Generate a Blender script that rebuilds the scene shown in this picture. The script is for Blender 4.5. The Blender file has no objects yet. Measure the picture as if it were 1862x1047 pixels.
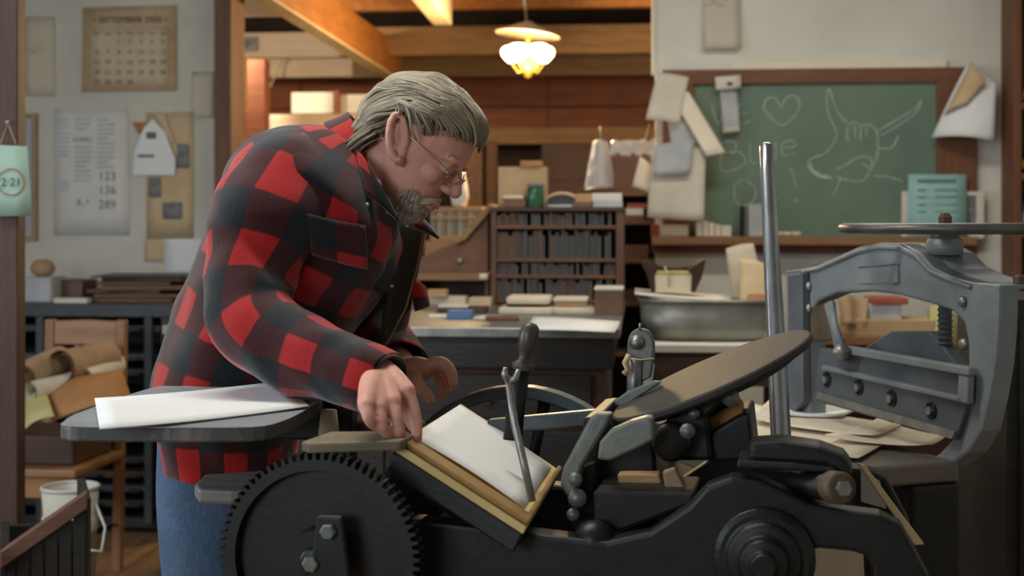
import bpy, math, random
from math import sin, cos, pi, radians, sqrt
from mathutils import Vector, Matrix, noise

random.seed(7)
SC = bpy.context.scene
COL = SC.collection
V = Vector

# ---------------------------------------------------------------- camera, world, light
F, CX, HY, CZ = 2500.0, 931.0, 400.0, 1.25     # focal length in pixels of the 1862x1047 frame, horizon row, eye height
cam_d = bpy.data.cameras.new('camera')
cam = bpy.data.objects.new('camera', cam_d)
COL.objects.link(cam)
cam.location = (0, 0, CZ)
cam.rotation_euler = (pi / 2, 0, 0)
cam_d.sensor_width = 36
cam_d.lens = 36 * F / 1862
cam_d.shift_y = -(523.5 - HY) / 1862
cam_d.clip_start = .05
cam_d.dof.use_dof = True
cam_d.dof.focus_distance = 2.25
cam_d.dof.aperture_fstop = 4.5
SC.camera = cam

w = bpy.data.worlds.new('world')
SC.world = w
w.use_nodes = True
w.node_tree.nodes['Background'].inputs[0].default_value = (.75, .85, 1, 1)
w.node_tree.nodes['Background'].inputs[1].default_value = .25

SC.view_settings.view_transform = 'Standard'
SC.view_settings.look = 'None'
SC.view_settings.gamma = 1
SC.view_settings.use_curve_mapping = False
SC.view_settings.exposure = 0.15

YAW = radians(5.2)          # the room is turned a little against the view
U = V((cos(YAW), -sin(YAW), 0))
N = V((sin(YAW), cos(YAW), 0))


def R(u, v, z):
    return U * u + N * v + V((0, 0, z))


def area(name, loc, aim, sx, sy, power, col):
    l = bpy.data.lights.new(name, 'AREA')
    l.shape = 'RECTANGLE'
    l.size, l.size_y, l.energy, l.color = sx, sy, power, col
    o = bpy.data.objects.new(name, l)
    COL.objects.link(o)
    o.location = loc
    o.rotation_euler = (V(aim) - V(loc)).to_track_quat('-Z', 'Y').to_euler()
    return o


# daylight through the two windows (left wall, and wall behind the viewer), two ceiling tube fixtures, one pendant in the back room
area('window_daylight_left', R(-3.52, 1.9, 1.65), R(0, 2.3, 1.1), 2.0, 1.3, 58, (.80, .90, 1))
area('window_daylight_rear', R(-2.1, -1.85, 1.75), R(.2, 4, 1.2), 2.0, 1.2, 54, (.86, .93, 1))
area('tube_light_bench', R(-.75, 2.3, 2.62), R(-.75, 2.3, 0), 1.2, .12, 20, (1, .96, .88))
area('tube_light_rear', R(.5, 4.3, 2.62), R(.5, 4.3, 0), 1.2, .12, 16, (1, .93, .80))


# ---------------------------------------------------------------- pixel helpers (photo pixel + real distance -> point)
def P(px, py, d):
    return V(((px - CX) * d / F, d, CZ - (py - HY) * d / F))


def on_plane(px, py, nrm, dist):
    d = dist / (((px - CX) / F) * nrm.x + nrm.y)
    return P(px, py, d)


def PW(px, py, v):
    return on_plane(px, py, N, v)


def PZ(px, py, z):
    return P(px, py, (CZ - z) * F / (py - HY))


def lin(c):
    c /= 255.0
    return c / 12.92 if c <= .04045 else ((c + .055) / 1.055) ** 2.4


def rgb(r, g, b):
    return (lin(r), lin(g), lin(b), 1)


# ---------------------------------------------------------------- materials
MATS = {}


def newmat(name):
    m = bpy.data.materials.new(name)
    m.use_nodes = True
    MATS[name] = m
    nt = m.node_tree
    return m, nt, nt.nodes['Principled BSDF']


def mat(name, c1, c2=None, rough=.6, metal=0., scale=8., stretch=(1, 1, 1), bump=.0, bscale=60., spec=.5, detail=5., lo=.35, hi=.65, trans=0.):
    m, nt, b = newmat(name)
    L = nt.links
    b.inputs['Roughness'].default_value = rough
    b.inputs['Metallic'].default_value = metal
    b.inputs['Specular IOR Level'].default_value = spec
    if trans:
        b.inputs['Transmission Weight'].default_value = trans
    b.inputs['Base Color'].default_value = c1
    tc = nt.nodes.new('ShaderNodeTexCoord')
    mp = nt.nodes.new('ShaderNodeMapping')
    mp.inputs['Scale'].default_value = stretch
    L.new(tc.outputs['Object'], mp.inputs['Vector'])
    if c2:
        n = nt.nodes.new('ShaderNodeTexNoise')
        n.inputs['Scale'].default_value = scale
        n.inputs['Detail'].default_value = detail
        n.inputs['Roughness'].default_value = .6
        L.new(mp.outputs[0], n.inputs['Vector'])
        cr = nt.nodes.new('ShaderNodeValToRGB')
        cr.color_ramp.elements[0].position, cr.color_ramp.elements[1].position = lo, hi
        cr.color_ramp.elements[0].color, cr.color_ramp.elements[1].color = c1, c2
        L.new(n.outputs['Fac'], cr.inputs[0])
        L.new(cr.outputs[0], b.inputs['Base Color'])
    if bump:
        n2 = nt.nodes.new('ShaderNodeTexNoise')
        n2.inputs['Scale'].default_value = bscale
        n2.inputs['Detail'].default_value = 4
        L.new(mp.outputs[0], n2.inputs['Vector'])
        bp = nt.nodes.new('ShaderNodeBump')
        bp.inputs['Strength'].default_value = bump
        bp.inputs['Distance'].default_value = .01
        L.new(n2.outputs['Fac'], bp.inputs['Height'])
        L.new(bp.outputs[0], b.inputs['Normal'])
    return m


def emit(name, col, strength):
    m, nt, b = newmat(name)
    b.inputs['Base Color'].default_value = col
    b.inputs['Emission Color'].default_value = col
    b.inputs['Emission Strength'].default_value = strength
    return m


LONG = {'x': (1, 9, 9), 'y': (9, 1, 9), 'z': (9, 9, 1)}


def wood(name, c1, c2, axis='x', rough=.6, scale=3.):
    return mat(name, c1, c2, rough=rough, scale=scale, stretch=LONG[axis], bump=.15, bscale=12, lo=.3, hi=.7)


mat('wall_paint', rgb(188, 184, 172), rgb(208, 205, 194), rough=.85, scale=2.2, bump=.1, bscale=25)
mat('wall_cream', rgb(206, 204, 192), rgb(220, 218, 208), rough=.85, scale=2., bump=.1, bscale=25)
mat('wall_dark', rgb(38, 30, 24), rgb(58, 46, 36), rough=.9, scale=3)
mat('ceiling_board', rgb(150, 146, 136), rgb(165, 160, 150), rough=.9)
wood('floor_wood', rgb(118, 92, 64), rgb(150, 120, 86), 'y', .7)
wood('red_plank', rgb(112, 62, 40), rgb(140, 82, 54), 'x', .7)
wood('beam_tan', rgb(122, 92, 60), rgb(152, 118, 80), 'x', .75)
wood('beam_brown', rgb(84, 62, 40), rgb(112, 84, 54), 'x', .75)
wood('beam_pale', rgb(196, 174, 150), rgb(214, 198, 178), 'x', .8)  # daylight falling on the left beams is put into this colour
wood('joist_orange', rgb(150, 92, 36), rgb(176, 114, 52), 'y', .7)
wood('joist_pale', rgb(200, 176, 132), rgb(222, 202, 164), 'y', .7)
wood('rafter_dark', rgb(40, 24, 14), rgb(70, 40, 22), 'y', .8)
wood('jamb_wood', rgb(88, 58, 40), rgb(112, 76, 54), 'z', .6)
wood('post_wood', rgb(54, 34, 24), rgb(74, 48, 34), 'z', .6)
wood('frame_wood', rgb(96, 58, 36), rgb(122, 78, 50), 'x', .6)
wood('frame_wood_up', rgb(96, 58, 36), rgb(122, 78, 50), 'z', .6)
wood('ledge_wood', rgb(124, 88, 56), rgb(150, 110, 72), 'x', .6)
wood('walnut', rgb(58, 38, 28), rgb(82, 56, 42), 'x', .6)
wood('walnut_up', rgb(58, 38, 28), rgb(82, 56, 42), 'z', .6)
wood('rack_wood', rgb(92, 60, 38), rgb(120, 82, 54), 'x', .6)
wood('rack_wood_up', rgb(80, 54, 38), rgb(104, 74, 54), 'z', .6)
wood('oak', rgb(164, 126, 84), rgb(190, 152, 106), 'x', .55)
wood('oak_up', rgb(150, 112, 74), rgb(178, 138, 96), 'z', .55)
wood('chair_wood', rgb(136, 98, 62), rgb(164, 124, 84), 'x', .5)
wood('chair_wood_up', rgb(128, 90, 56), rgb(156, 114, 76), 'z', .5)
wood('plate_wood', rgb(80, 54, 44), rgb(112, 80, 66), 'x', .6)
wood('black_wood', rgb(26, 25, 24), rgb(40, 38, 36), 'x', .55)
wood('grey_wood', rgb(92, 92, 88), rgb(128, 126, 118), 'x', .5)
mat('cabinet_blue', rgb(50, 56, 60), rgb(66, 72, 76), rough=.6, scale=6)
mat('chalk_green', rgb(98, 120, 104), rgb(112, 132, 114), rough=.8, scale=4, detail=8)
mat('chalk', rgb(158, 172, 160), rgb(182, 192, 182), rough=.95, scale=60)
mat('paper_white', rgb(222, 224, 224), rgb(230, 231, 230), rough=.8, scale=3)
mat('paper_old', rgb(202, 194, 176), rgb(220, 214, 200), rough=.85, scale=5)
mat('paper_tan', rgb(190, 164, 126), rgb(206, 184, 150), rough=.85, scale=6)
mat('paper_grey', rgb(160, 164, 168), rgb(186, 188, 190), rough=.85, scale=9)
mat('paper_cream', rgb(224, 212, 188), rgb(232, 222, 202), rough=.85, scale=5)
mat('paper_stain', rgb(166, 140, 106), rgb(200, 192, 174), rough=.85, scale=7, lo=.30, hi=.42)
mat('calendar_paper', rgb(178, 148, 114), rgb(196, 174, 142), rough=.85, scale=7)
mat('kraft', rgb(160, 112, 66), rgb(176, 128, 80), rough=.85, scale=5)
mat('kraft_roll', rgb(150, 122, 94), rgb(172, 144, 114), rough=.85, scale=8)
mat('paper_yellow', rgb(168, 160, 104), rgb(188, 180, 124), rough=.85, scale=5)
mat('paper_teal', rgb(140, 182, 178), rgb(156, 196, 190), rough=.8, scale=5)
mat('paper_mint', rgb(142, 170, 156), rgb(158, 186, 170), rough=.8, scale=5)
mat('ink', rgb(44, 44, 46), rough=.9)
mat('ink_faint', rgb(96, 128, 126), rough=.9)
mat('poster_paper', rgb(204, 203, 197), rgb(216, 215, 210), rough=.85, scale=4)
mat('calendar_panel', rgb(190, 172, 144), rgb(204, 188, 162), rough=.85, scale=6)
mat('ink_soft', rgb(104, 102, 98), rough=.9)
mat('ink_red', rgb(150, 70, 52), rough=.9)
mat('ink_blue', rgb(46, 76, 96), rough=.9)
mat('newsprint', rgb(120, 122, 124), rgb(176, 174, 166), rough=.9, scale=40, lo=.4, hi=.6)
mat('photo_print', rgb(88, 92, 96), rgb(140, 140, 138), rough=.7, scale=25)
mat('iron', rgb(22, 25, 25), rgb(34, 37, 37), rough=.42, metal=.35, scale=9, bump=.05, bscale=90)
mat('iron_dark', rgb(15, 17, 18), rgb(24, 26, 27), rough=.5, metal=.2, scale=9, bump=.05, bscale=90)
mat('iron_green', rgb(96, 104, 100), rgb(120, 126, 120), rough=.45, metal=.5, scale=10, bump=.1, bscale=60)
mat('iron_rail', rgb(66, 76, 82), rgb(86, 96, 100), rough=.38, metal=.6, scale=9)
mat('disc_metal', rgb(60, 59, 56), rgb(72, 70, 66), rough=.6, metal=.0, scale=7, spec=.15)
mat('paper_aged', rgb(172, 162, 144), rgb(190, 180, 160), rough=.85, scale=6)
mat('worn_board', rgb(112, 104, 84), rgb(134, 126, 104), rough=.7, scale=9)
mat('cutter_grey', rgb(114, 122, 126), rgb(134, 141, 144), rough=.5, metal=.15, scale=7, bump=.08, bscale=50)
mat('cutter_shade', rgb(80, 86, 92), rgb(98, 104, 108), rough=.55, metal=.2, scale=7)  # darker copy of cutter_grey, recess shade put into the colour
mat('cutter_table', rgb(92, 88, 82), rgb(120, 114, 106), rough=.45, metal=.4, scale=8)
mat('steel', rgb(150, 158, 166), rgb(176, 182, 188), rough=.26, metal=.9, scale=5, stretch=(6, 6, 1))
mat('steel_dull', rgb(130, 132, 130), rgb(160, 160, 156), rough=.4, metal=.7, scale=20)
mat('wheel_iron', rgb(84, 84, 82), rgb(110, 110, 106), rough=.42, metal=.5, scale=14)
mat('rust', rgb(80, 66, 54), rgb(104, 86, 70), rough=.7, metal=.3, scale=30)
mat('zinc', rgb(126, 126, 118), rgb(156, 155, 146), rough=.45, metal=.55, scale=8)
mat('brass', rgb(150, 112, 52), rgb(176, 138, 72), rough=.35, metal=.8, scale=10)
mat('board_top_lit', rgb(134, 140, 146), rgb(152, 157, 160), rough=.42, metal=.1, scale=12, spec=.6)  # paler blue-grey than the edge: light on the top put into the colour
mat('board_edge', rgb(66, 70, 70), rgb(140, 136, 124), rough=.6, scale=26, stretch=(1, 1, .35), lo=.55, hi=.78)
mat('tympan', rgb(196, 170, 108), rgb(210, 186, 128), rough=.7, scale=6)
mat('tympan_side', rgb(128, 96, 44), rgb(154, 120, 64), rough=.7, scale=8)
mat('lever_wood', rgb(54, 50, 46), rgb(76, 70, 64), rough=.4, scale=20, stretch=(4, 4, 1))
mat('string', rgb(190, 170, 130), rgb(206, 190, 154), rough=.9)
mat('plastic_white', rgb(214, 214, 210), rgb(224, 224, 220), rough=.5)
mat('plastic_blue', rgb(70, 104, 150), rgb(84, 120, 164), rough=.5)
mat('cardboard', rgb(172, 142, 104), rgb(190, 160, 122), rough=.85, scale=6)
mat('box_brown', rgb(106, 76, 62), rgb(122, 90, 74), rough=.75, scale=6)
mat('box_red', rgb(150, 70, 56), rgb(164, 86, 70), rough=.75)
mat('box_white', rgb(206, 200, 186), rgb(218, 212, 200), rough=.75)
mat('slab_cream', rgb(206, 194, 170), rgb(220, 208, 186), rough=.8, scale=8)
mat('jar_green', rgb(38, 84, 58), rgb(48, 100, 70), rough=.25)
mat('strip_metal', rgb(56, 55, 54), rgb(82, 80, 78), rough=.5, scale=12)
mat('strip_wood', rgb(84, 58, 44), rgb(104, 76, 58), rough=.6, scale=12)
mat('bottle_black', rgb(22, 22, 24), rough=.3)
mat('bottle_yellow', rgb(190, 180, 40), rough=.4)
mat('bottle_blue', rgb(60, 96, 128), rough=.3)
mat('skin', rgb(200, 142, 124), rgb(216, 162, 144), rough=.55, scale=16, bump=.06, bscale=120)
mat('skin_lip', rgb(158, 98, 88), rgb(170, 110, 98), rough=.5)
mat('eye_white', rgb(190, 184, 178), rough=.3)
mat('denim', rgb(56, 80, 108), rgb(76, 100, 128), rough=.85, scale=9, bump=.3, bscale=90)
mat('shirt_navy', rgb(30, 34, 46), rgb(42, 46, 60), rough=.85, scale=10)
mat('jacket_lining', rgb(40, 36, 30), rgb(54, 50, 42), rough=.9, scale=10)
mat('jacket_edge', rgb(120, 92, 58), rgb(136, 108, 74), rough=.85)
mat('boot', rgb(60, 44, 34), rgb(78, 58, 44), rough=.5)
mat('wire', rgb(190, 176, 140), rough=.25, metal=.9)
mat('glass_clear', (1, 1, 1, 1), rough=.02, trans=1.)
mat('glass_pane', (.95, .98, 1, 1), rough=.02, trans=1.)
MATS['glass_clear'].node_tree.nodes['Principled BSDF'].inputs['IOR'].default_value = 1.03
m_, nt_, b_ = newmat('plastic_film')
b_.inputs['Base Color'].default_value = rgb(214, 216, 222)
b_.inputs['Roughness'].default_value = .25
b_.inputs['Alpha'].default_value = .55


def hairmat(name, c1, c2):
    m, nt, b = newmat(name)
    a = nt.nodes.new('ShaderNodeAttribute')
    a.attribute_name = 'shade'
    cr = nt.nodes.new('ShaderNodeValToRGB')
    cr.color_ramp.elements[0].color, cr.color_ramp.elements[1].color = c1, c2
    nt.links.new(a.outputs['Fac'], cr.inputs[0])
    nt.links.new(cr.outputs[0], b.inputs['Base Color'])
    b.inputs['Roughness'].default_value = .42
    return m


hairmat('hair_grey', rgb(80, 72, 56), rgb(184, 173, 148))
hairmat('beard_grey', rgb(108, 92, 80), rgb(200, 192, 176))


def plaid(name, s=.062):
    m, nt, b = newmat(name)
    L, nn = nt.links, nt.nodes.new
    tc = nn('ShaderNodeTexCoord')
    ns = nn('ShaderNodeTexNoise')
    ns.inputs['Scale'].default_value = 9
    L.new(tc.outputs['Object'], ns.inputs['Vector'])
    off = nn('ShaderNodeVectorMath'); off.operation = 'MULTIPLY_ADD'
    off.inputs[1].default_value = (.012, .012, 0)
    L.new(ns.outputs['Color'], off.inputs[0]); L.new(tc.outputs['UV'], off.inputs[2])
    sp = nn('ShaderNodeSeparateXYZ')
    L.new(off.outputs[0], sp.inputs[0])
    bands = []
    for ax in 'XY':
        mu = nn('ShaderNodeMath'); mu.operation = 'MULTIPLY'; mu.inputs[1].default_value = pi / s
        L.new(sp.outputs[ax], mu.inputs[0])
        sn = nn('ShaderNodeMath'); sn.operation = 'SINE'
        L.new(mu.outputs[0], sn.inputs[0])
        mr = nn('ShaderNodeMapRange'); mr.interpolation_type = 'SMOOTHSTEP'
        mr.inputs['From Min'].default_value, mr.inputs['From Max'].default_value = -.12, .12
        L.new(sn.outputs[0], mr.inputs['Value'])
        bands.append(mr.outputs[0])
    ad = nn('ShaderNodeMath'); ad.operation = 'ADD'
    L.new(bands[0], ad.inputs[0]); L.new(bands[1], ad.inputs[1])
    hf = nn('ShaderNodeMath'); hf.operation = 'MULTIPLY'; hf.inputs[1].default_value = .5
    L.new(ad.outputs[0], hf.inputs[0])
    cr = nn('ShaderNodeValToRGB')
    e = cr.color_ramp.elements
    e[0].position, e[0].color = 0, rgb(24, 29, 34)
    e[1].position, e[1].color = 1, rgb(160, 29, 29)
    k = e.new(.5); k.color = rgb(58, 20, 23)
    L.new(hf.outputs[0], cr.inputs[0])
    n2 = nn('ShaderNodeTexNoise'); n2.inputs['Scale'].default_value = 220
    L.new(tc.outputs['Object'], n2.inputs['Vector'])
    n3 = nn('ShaderNodeTexNoise'); n3.inputs['Scale'].default_value = 11; n3.inputs['Detail'].default_value = 1
    L.new(tc.outputs['Object'], n3.inputs['Vector'])
    sm = nn('ShaderNodeMath'); sm.operation = 'MULTIPLY_ADD'; sm.inputs[1].default_value = 1.2
    L.new(n3.outputs['Fac'], sm.inputs[0]); L.new(n2.outputs['Fac'], sm.inputs[2])
    bp = nn('ShaderNodeBump'); bp.inputs['Strength'].default_value = .13; bp.inputs['Distance'].default_value = .006
    L.new(sm.outputs[0], bp.inputs['Height']); L.new(bp.outputs[0], b.inputs['Normal'])
    L.new(cr.outputs[0], b.inputs['Base Color'])
    b.inputs['Roughness'].default_value = .9
    b.inputs['Sheen Weight'].default_value = .25
    b.inputs['Specular IOR Level'].default_value = .2
    return m


plaid('plaid')


# ---------------------------------------------------------------- mesh helpers
def frame(o, ex, ey, ez):
    m = Matrix.Identity(4)
    for i, a in enumerate((ex, ey, ez)):
        m[0][i], m[1][i], m[2][i] = a
    m[0][3], m[1][3], m[2][3] = o
    return m


def axis_frame(o, z, hint=V((0, 0, 1))):
    z = V(z).normalized()
    if abs(z.dot(hint)) > .98:
        hint = V((1, 0, 0))
    x = hint.cross(z).normalized()
    return frame(o, x, z.cross(x), z)


class MB:
    def __init__(s):
        s.v, s.f, s.sm, s.uv = [], [], [], []

    def add(s, vs, fs, smooth=False, uvs=None):
        b = len(s.v)
        s.v += [V(v) for v in vs]
        for i, f in enumerate(fs):
            s.f.append([b + k for k in f])
            s.sm.append(smooth)
            s.uv.append(uvs[i] if uvs else None)
        return s

    def box(s, c, size, M=None):
        x, y, z = (k / 2 for k in size)
        vs = [V((a, b, d)) for a in (-x, x) for b in (-y, y) for d in (-z, z)]
        c = V(c)
        vs = [(M @ (v + c)) if M else v + c for v in vs]
        return s.add(vs, [(0, 1, 3, 2), (4, 6, 7, 5), (0, 4, 5, 1), (2, 3, 7, 6), (0, 2, 6, 4), (1, 5, 7, 3)])

    def prism(s, pts, t):
        """closed outline of 3-D points, extruded along the vector t"""
        n = len(pts)
        a = [V(p) for p in pts]
        t = V(t)
        fs = [tuple(range(n)), tuple(range(2 * n - 1, n - 1, -1))]
        fs += [(i, n + i, n + (i + 1) % n, (i + 1) % n) for i in range(n)]
        nrm = V((0, 0, 0))
        for i in range(n):
            nrm += a[i].cross(a[(i + 1) % n])
        if nrm.dot(t) > 0:
            fs = [tuple(reversed(f)) for f in fs]
        return s.add(a + [p + t for p in a], fs)

    def rings(s, rs, cap=True, smooth=True, uv=None, closed=False):
        n = len(rs[0])
        b = [p for r in rs for p in r]
        fs, us = [], []
        m = len(rs)
        for i in range(m if closed else m - 1):
            j = (i + 1) % m
            for k in range(n):
                k2 = (k + 1) % n
                fs.append((i * n + k, i * n + k2, j * n + k2, j * n + k))
                if uv:
                    us.append([(uv[i][0][k], uv[i][1]), (uv[i][0][k + 1], uv[i][1]), (uv[j][0][k + 1], uv[j][1]), (uv[j][0][k], uv[j][1])])
        if cap and not closed:
            fs.append(tuple(range(n - 1, -1, -1)))
            fs.append(tuple((m - 1) * n + k for k in range(n)))
            if uv:
                us += [[(0, 0)] * n] * 2
        return s.add(b, fs, smooth, us if uv else None)

    def tube(s, pts, r, n=8, cap=True, smooth=True, flat=1., up=None):
        pts = [V(p) for p in pts]
        m = len(pts)
        rr = r if isinstance(r, (list, tuple)) else [r] * m
        T = [(pts[min(i + 1, m - 1)] - pts[max(i - 1, 0)]).normalized() for i in range(m)]
        ref = up or (V((0, 0, 1)) if abs(T[0].z) < .9 else V((1, 0, 0)))
        x = ref.cross(T[0]).normalized()
        rs = []
        for i in range(m):
            x = (x - T[i] * x.dot(T[i])).normalized()
            y = T[i].cross(x)
            rs.append([pts[i] + (x * cos(2 * pi * k / n) + y * sin(2 * pi * k / n) * flat) * rr[i] for k in range(n)])
        return s.rings(rs, cap, smooth)

    def cyl(s, a, b, r, r2=None, n=16, smooth=True):
        return s.tube([a, b], [r, r if r2 is None else r2], n, True, smooth)

    def lathe(s, prof, M, n=24, smooth=True, cap=True):
        rs = [[M @ V((r * cos(2 * pi * k / n), r * sin(2 * pi * k / n), z)) for k in range(n)] for r, z in prof]
        return s.rings(rs, cap, smooth)

    def torus(s, M, R_, r, n=40, k=10, flat=1.):
        rs = []
        for i in range(n):
            a = 2 * pi * i / n
            rs.append([M @ V(((R_ + r * cos(2 * pi * j / k)) * cos(a), (R_ + r * cos(2 * pi * j / k)) * sin(a), -r * flat * sin(2 * pi * j / k))) for j in range(k)])
        return s.rings(rs, False, True, closed=True)

    def ball(s, c, rad, M=None, n=14, k=9):
        c = V(c)
        rad = (rad,) * 3 if not isinstance(rad, (tuple, list)) else rad
        T = M or Matrix.Identity(4)
        rs = []
        for j in range(1, k):
            t = -pi / 2 + pi * j / k
            rs.append([T @ (c + V((rad[0] * cos(t) * cos(2 * pi * i / n), rad[1] * cos(t) * sin(2 * pi * i / n), rad[2] * sin(t)))) for i in range(n)])
        vs = [p for r in rs for p in r] + [T @ (c - V((0, 0, rad[2]))), T @ (c + V((0, 0, rad[2])))]
        fs = []
        for j in range(k - 2):
            for i in range(n):
                i2 = (i + 1) % n
                fs.append((j * n + i, j * n + i2, (j + 1) * n + i2, (j + 1) * n + i))
        a, b = n * (k - 1), n * (k - 1) + 1
        for i in range(n):
            i2 = (i + 1) % n
            fs.append((a, i2, i))
            fs.append((b, (k - 2) * n + i, (k - 2) * n + i2))
        return s.add(vs, fs, True)

    def sheet(s, quad, th, nu=6, nv=6, fn=None, smooth=True):
        """curled sheet with thickness: bilinear quad (a,b,c,d) displaced along its normal by fn(u,v)"""
        a, b, c, d = (V(q) for q in quad)
        nr = (b - a).cross(d - a).normalized()
        g = []
        for j in range(nv + 1):
            for i in range(nu + 1):
                u, v = i / nu, j / nv
                p = a.lerp(b, u).lerp(d.lerp(c, u), v)
                g.append(p + nr * (fn(u, v) if fn else 0))
        n = len(g)
        vs = g + [p - nr * th for p in g]
        fs = []
        W = nu + 1
        for j in range(nv):
            for i in range(nu):
                q = (j * W + i, j * W + i + 1, (j + 1) * W + i + 1, (j + 1) * W + i)
                fs.append(q)
                fs.append(tuple(n + k for k in reversed(q)))
        rim = [i for i in range(nu)] + [j * W + nu for j in range(nv)] + [nv * W + i for i in range(nu, 0, -1)] + [j * W for j in range(nv, 0, -1)]
        for i, k in enumerate(rim):
            k2 = rim[(i + 1) % len(rim)]
            fs.append((k, n + k, n + k2, k2))
        return s.add(vs, fs, smooth)

    def text(s, string, size, M, extrude=.0004, align='LEFT'):
        cu = bpy.data.curves.new('lettering', 'FONT')
        cu.body, cu.size, cu.extrude = string, size, extrude
        cu.align_x = align
        cu.resolution_u = 2
        ob = bpy.data.objects.new('lettering', cu)
        me = bpy.data.meshes.new_from_object(ob)
        s.add([M @ v.co for v in me.vertices], [tuple(p.vertices) for p in me.polygons])
        bpy.data.objects.remove(ob)
        bpy.data.curves.remove(cu)
        bpy.data.meshes.remove(me)
        return s

    def mesh(s, name, vs):
        me = bpy.data.meshes.new(name)
        me.from_pydata([tuple(v) for v in vs], [], s.f)
        me.polygons.foreach_set('use_smooth', s.sm)
        if any(u is not None for u in s.uv):
            l = me.uv_layers.new(name='UVMap')
            k = 0
            for p, u in zip(me.polygons, s.uv):
                for q in range(p.loop_total):
                    l.data[p.loop_start + q].uv = u[q] if u else (0, 0)
        me.update()
        return me

    def build(s, name, material, parent=None, bevel=0., seg=2, sub=0, local=False):
        """one mesh object; points are world points unless local"""
        if parent is not None:
            inv = WORLD[parent.name].inverted()
            vs = s.v if local else [inv @ v for v in s.v]
            loc = V((0, 0, 0))
        else:
            lo = [min(v[i] for v in s.v) for i in range(3)]
            hi = [max(v[i] for v in s.v) for i in range(3)]
            loc = V(((lo[0] + hi[0]) / 2, (lo[1] + hi[1]) / 2, lo[2]))
            vs = [v - loc for v in s.v]
        o = bpy.data.objects.new(name, s.mesh(name, vs))
        o.data.materials.append(MATS[material])
        COL.objects.link(o)
        if parent is not None:
            o.parent = parent
            WORLD[o.name] = WORLD[parent.name].copy()
        else:
            o.location = loc
            WORLD[o.name] = Matrix.Translation(loc)
        if bevel:
            b = o.modifiers.new('edge', 'BEVEL')
            b.width, b.segments, b.limit_method, b.angle_limit = bevel, seg, 'ANGLE', radians(40)
        if sub:
            k = o.modifiers.new('round', 'SUBSURF')
            k.levels = k.render_levels = sub
        return o


WORLD = {}


def tag(o, label, cat, group=None):
    o['label'], o['category'] = label, cat
    if group:
        o['group'] = group
    return o


def thing(name, label, cat, loc, rotz=0., group=None):
    o = bpy.data.objects.new(name, None)
    COL.objects.link(o)
    o.location, o.rotation_euler = loc, (0, 0, rotz)
    o.empty_display_size = .05
    WORLD[o.name] = Matrix.Translation(loc) @ Matrix.Rotation(rotz, 4, 'Z')
    return tag(o, label, cat, group)


def struct(o):
    o['kind'] = 'structure'
    return o


def rbox(u0, u1, v0, v1, z0, z1):
    """box along the room's own axes"""
    RM = frame((0, 0, 0), U, N, (0, 0, 1))
    return MB().box(((u0 + u1) / 2, (v0 + v1) / 2, (z0 + z1) / 2), (u1 - u0, v1 - v0, z1 - z0), RM)


def uz(px, py, v):
    p = PW(px, py, v)
    return p.dot(U), p.z


def pbox(x0, x1, y0, y1, v0, depth, mb=None):
    """box whose front face (at room depth v0) covers the pixel rectangle, going back by depth"""
    u0, z1 = uz(x0, y0, v0)
    u1, _ = uz(x1, y0, v0)
    _, z0 = uz((x0 + x1) / 2, y1, v0)
    b = rbox(u0, u1, v0, v0 + depth, z0, z1)
    if mb:
        mb.add(b.v, b.f)
        return mb
    return b


def wframe(px, py, v):
    """frame on a wall-parallel plane: x right, y up, z towards the viewer"""
    return frame(PW(px, py, v), U, V((0, 0, 1)), -N)


def ppm(v):
    return F / v
# ================================================================ the room
WV = 5.9                                   # room depth of the wall with the board and the notices
UL, UR = -3.6, 2.15
u_open0 = uz(394, 0, WV)[0]
u_open1 = uz(1192, 0, WV)[0]
CEIL = 2.75
fl = rbox(UL - .1, UR + .1, -2.1, 9.6, -.12, -.012).build('floor', 'wall_dark'); struct(fl)
k = 0
uu = UL
while uu < UR:                             # floor boards
    o = rbox(uu + .002, min(uu + .146, UR), -2.0, 5.9, -.012, 0).build('plank', 'floor_wood', fl)
    uu += .148
    k += 1
rbox(UL, UR, 5.9, 9.5, -.012, 0).build('back_floor', 'floor_wood', fl)
struct(rbox(UL, u_open0, WV, WV + .12, 0, CEIL).build('wall_back_left', 'wall_paint'))
wr = rbox(u_open1, UR, WV, WV + .12, 0, CEIL).build('wall_back_right', 'wall_cream'); struct(wr)
struct(rbox(UR, UR + .1, -2, 9.5, 0, 3.3).build('wall_right', 'wall_paint'))
struct(rbox(UL, UR, -2, 5.9, CEIL, CEIL + .08).build('ceiling', 'ceiling_board'))
# left wall with a window
wl = MB()
for a in ((-2, .9, 0, CEIL), (2.9, 9.5, 0, 3.3), (.9, 2.9, 0, 1.0), (.9, 2.9, 2.3, CEIL)):
    b = rbox(UL - .1, UL, a[0], a[1], a[2], a[3]); wl.add(b.v, b.f)
struct(wl.build('wall_left', 'wall_paint'))
wn = MB()
for a in ((.9, .96, 1, 2.3), (2.84, 2.9, 1, 2.3), (1.87, 1.93, 1, 2.3), (.96, 2.84, 1, 1.06), (.96, 2.84, 2.24, 2.3), (.96, 2.84, 1.63, 1.67)):
    b = rbox(UL - .07, UL - .02, *a); wn.add(b.v, b.f)
w1 = struct(wn.build('window_1', 'jamb_wood'))
for a in ((.96, 1.87, 1.06, 1.63), (1.93, 2.84, 1.06, 1.63), (.96, 1.87, 1.67, 2.24), (1.93, 2.84, 1.67, 2.24)):
    rbox(UL - .05, UL - .045, *a).build('pane', 'glass_pane', w1)
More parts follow.
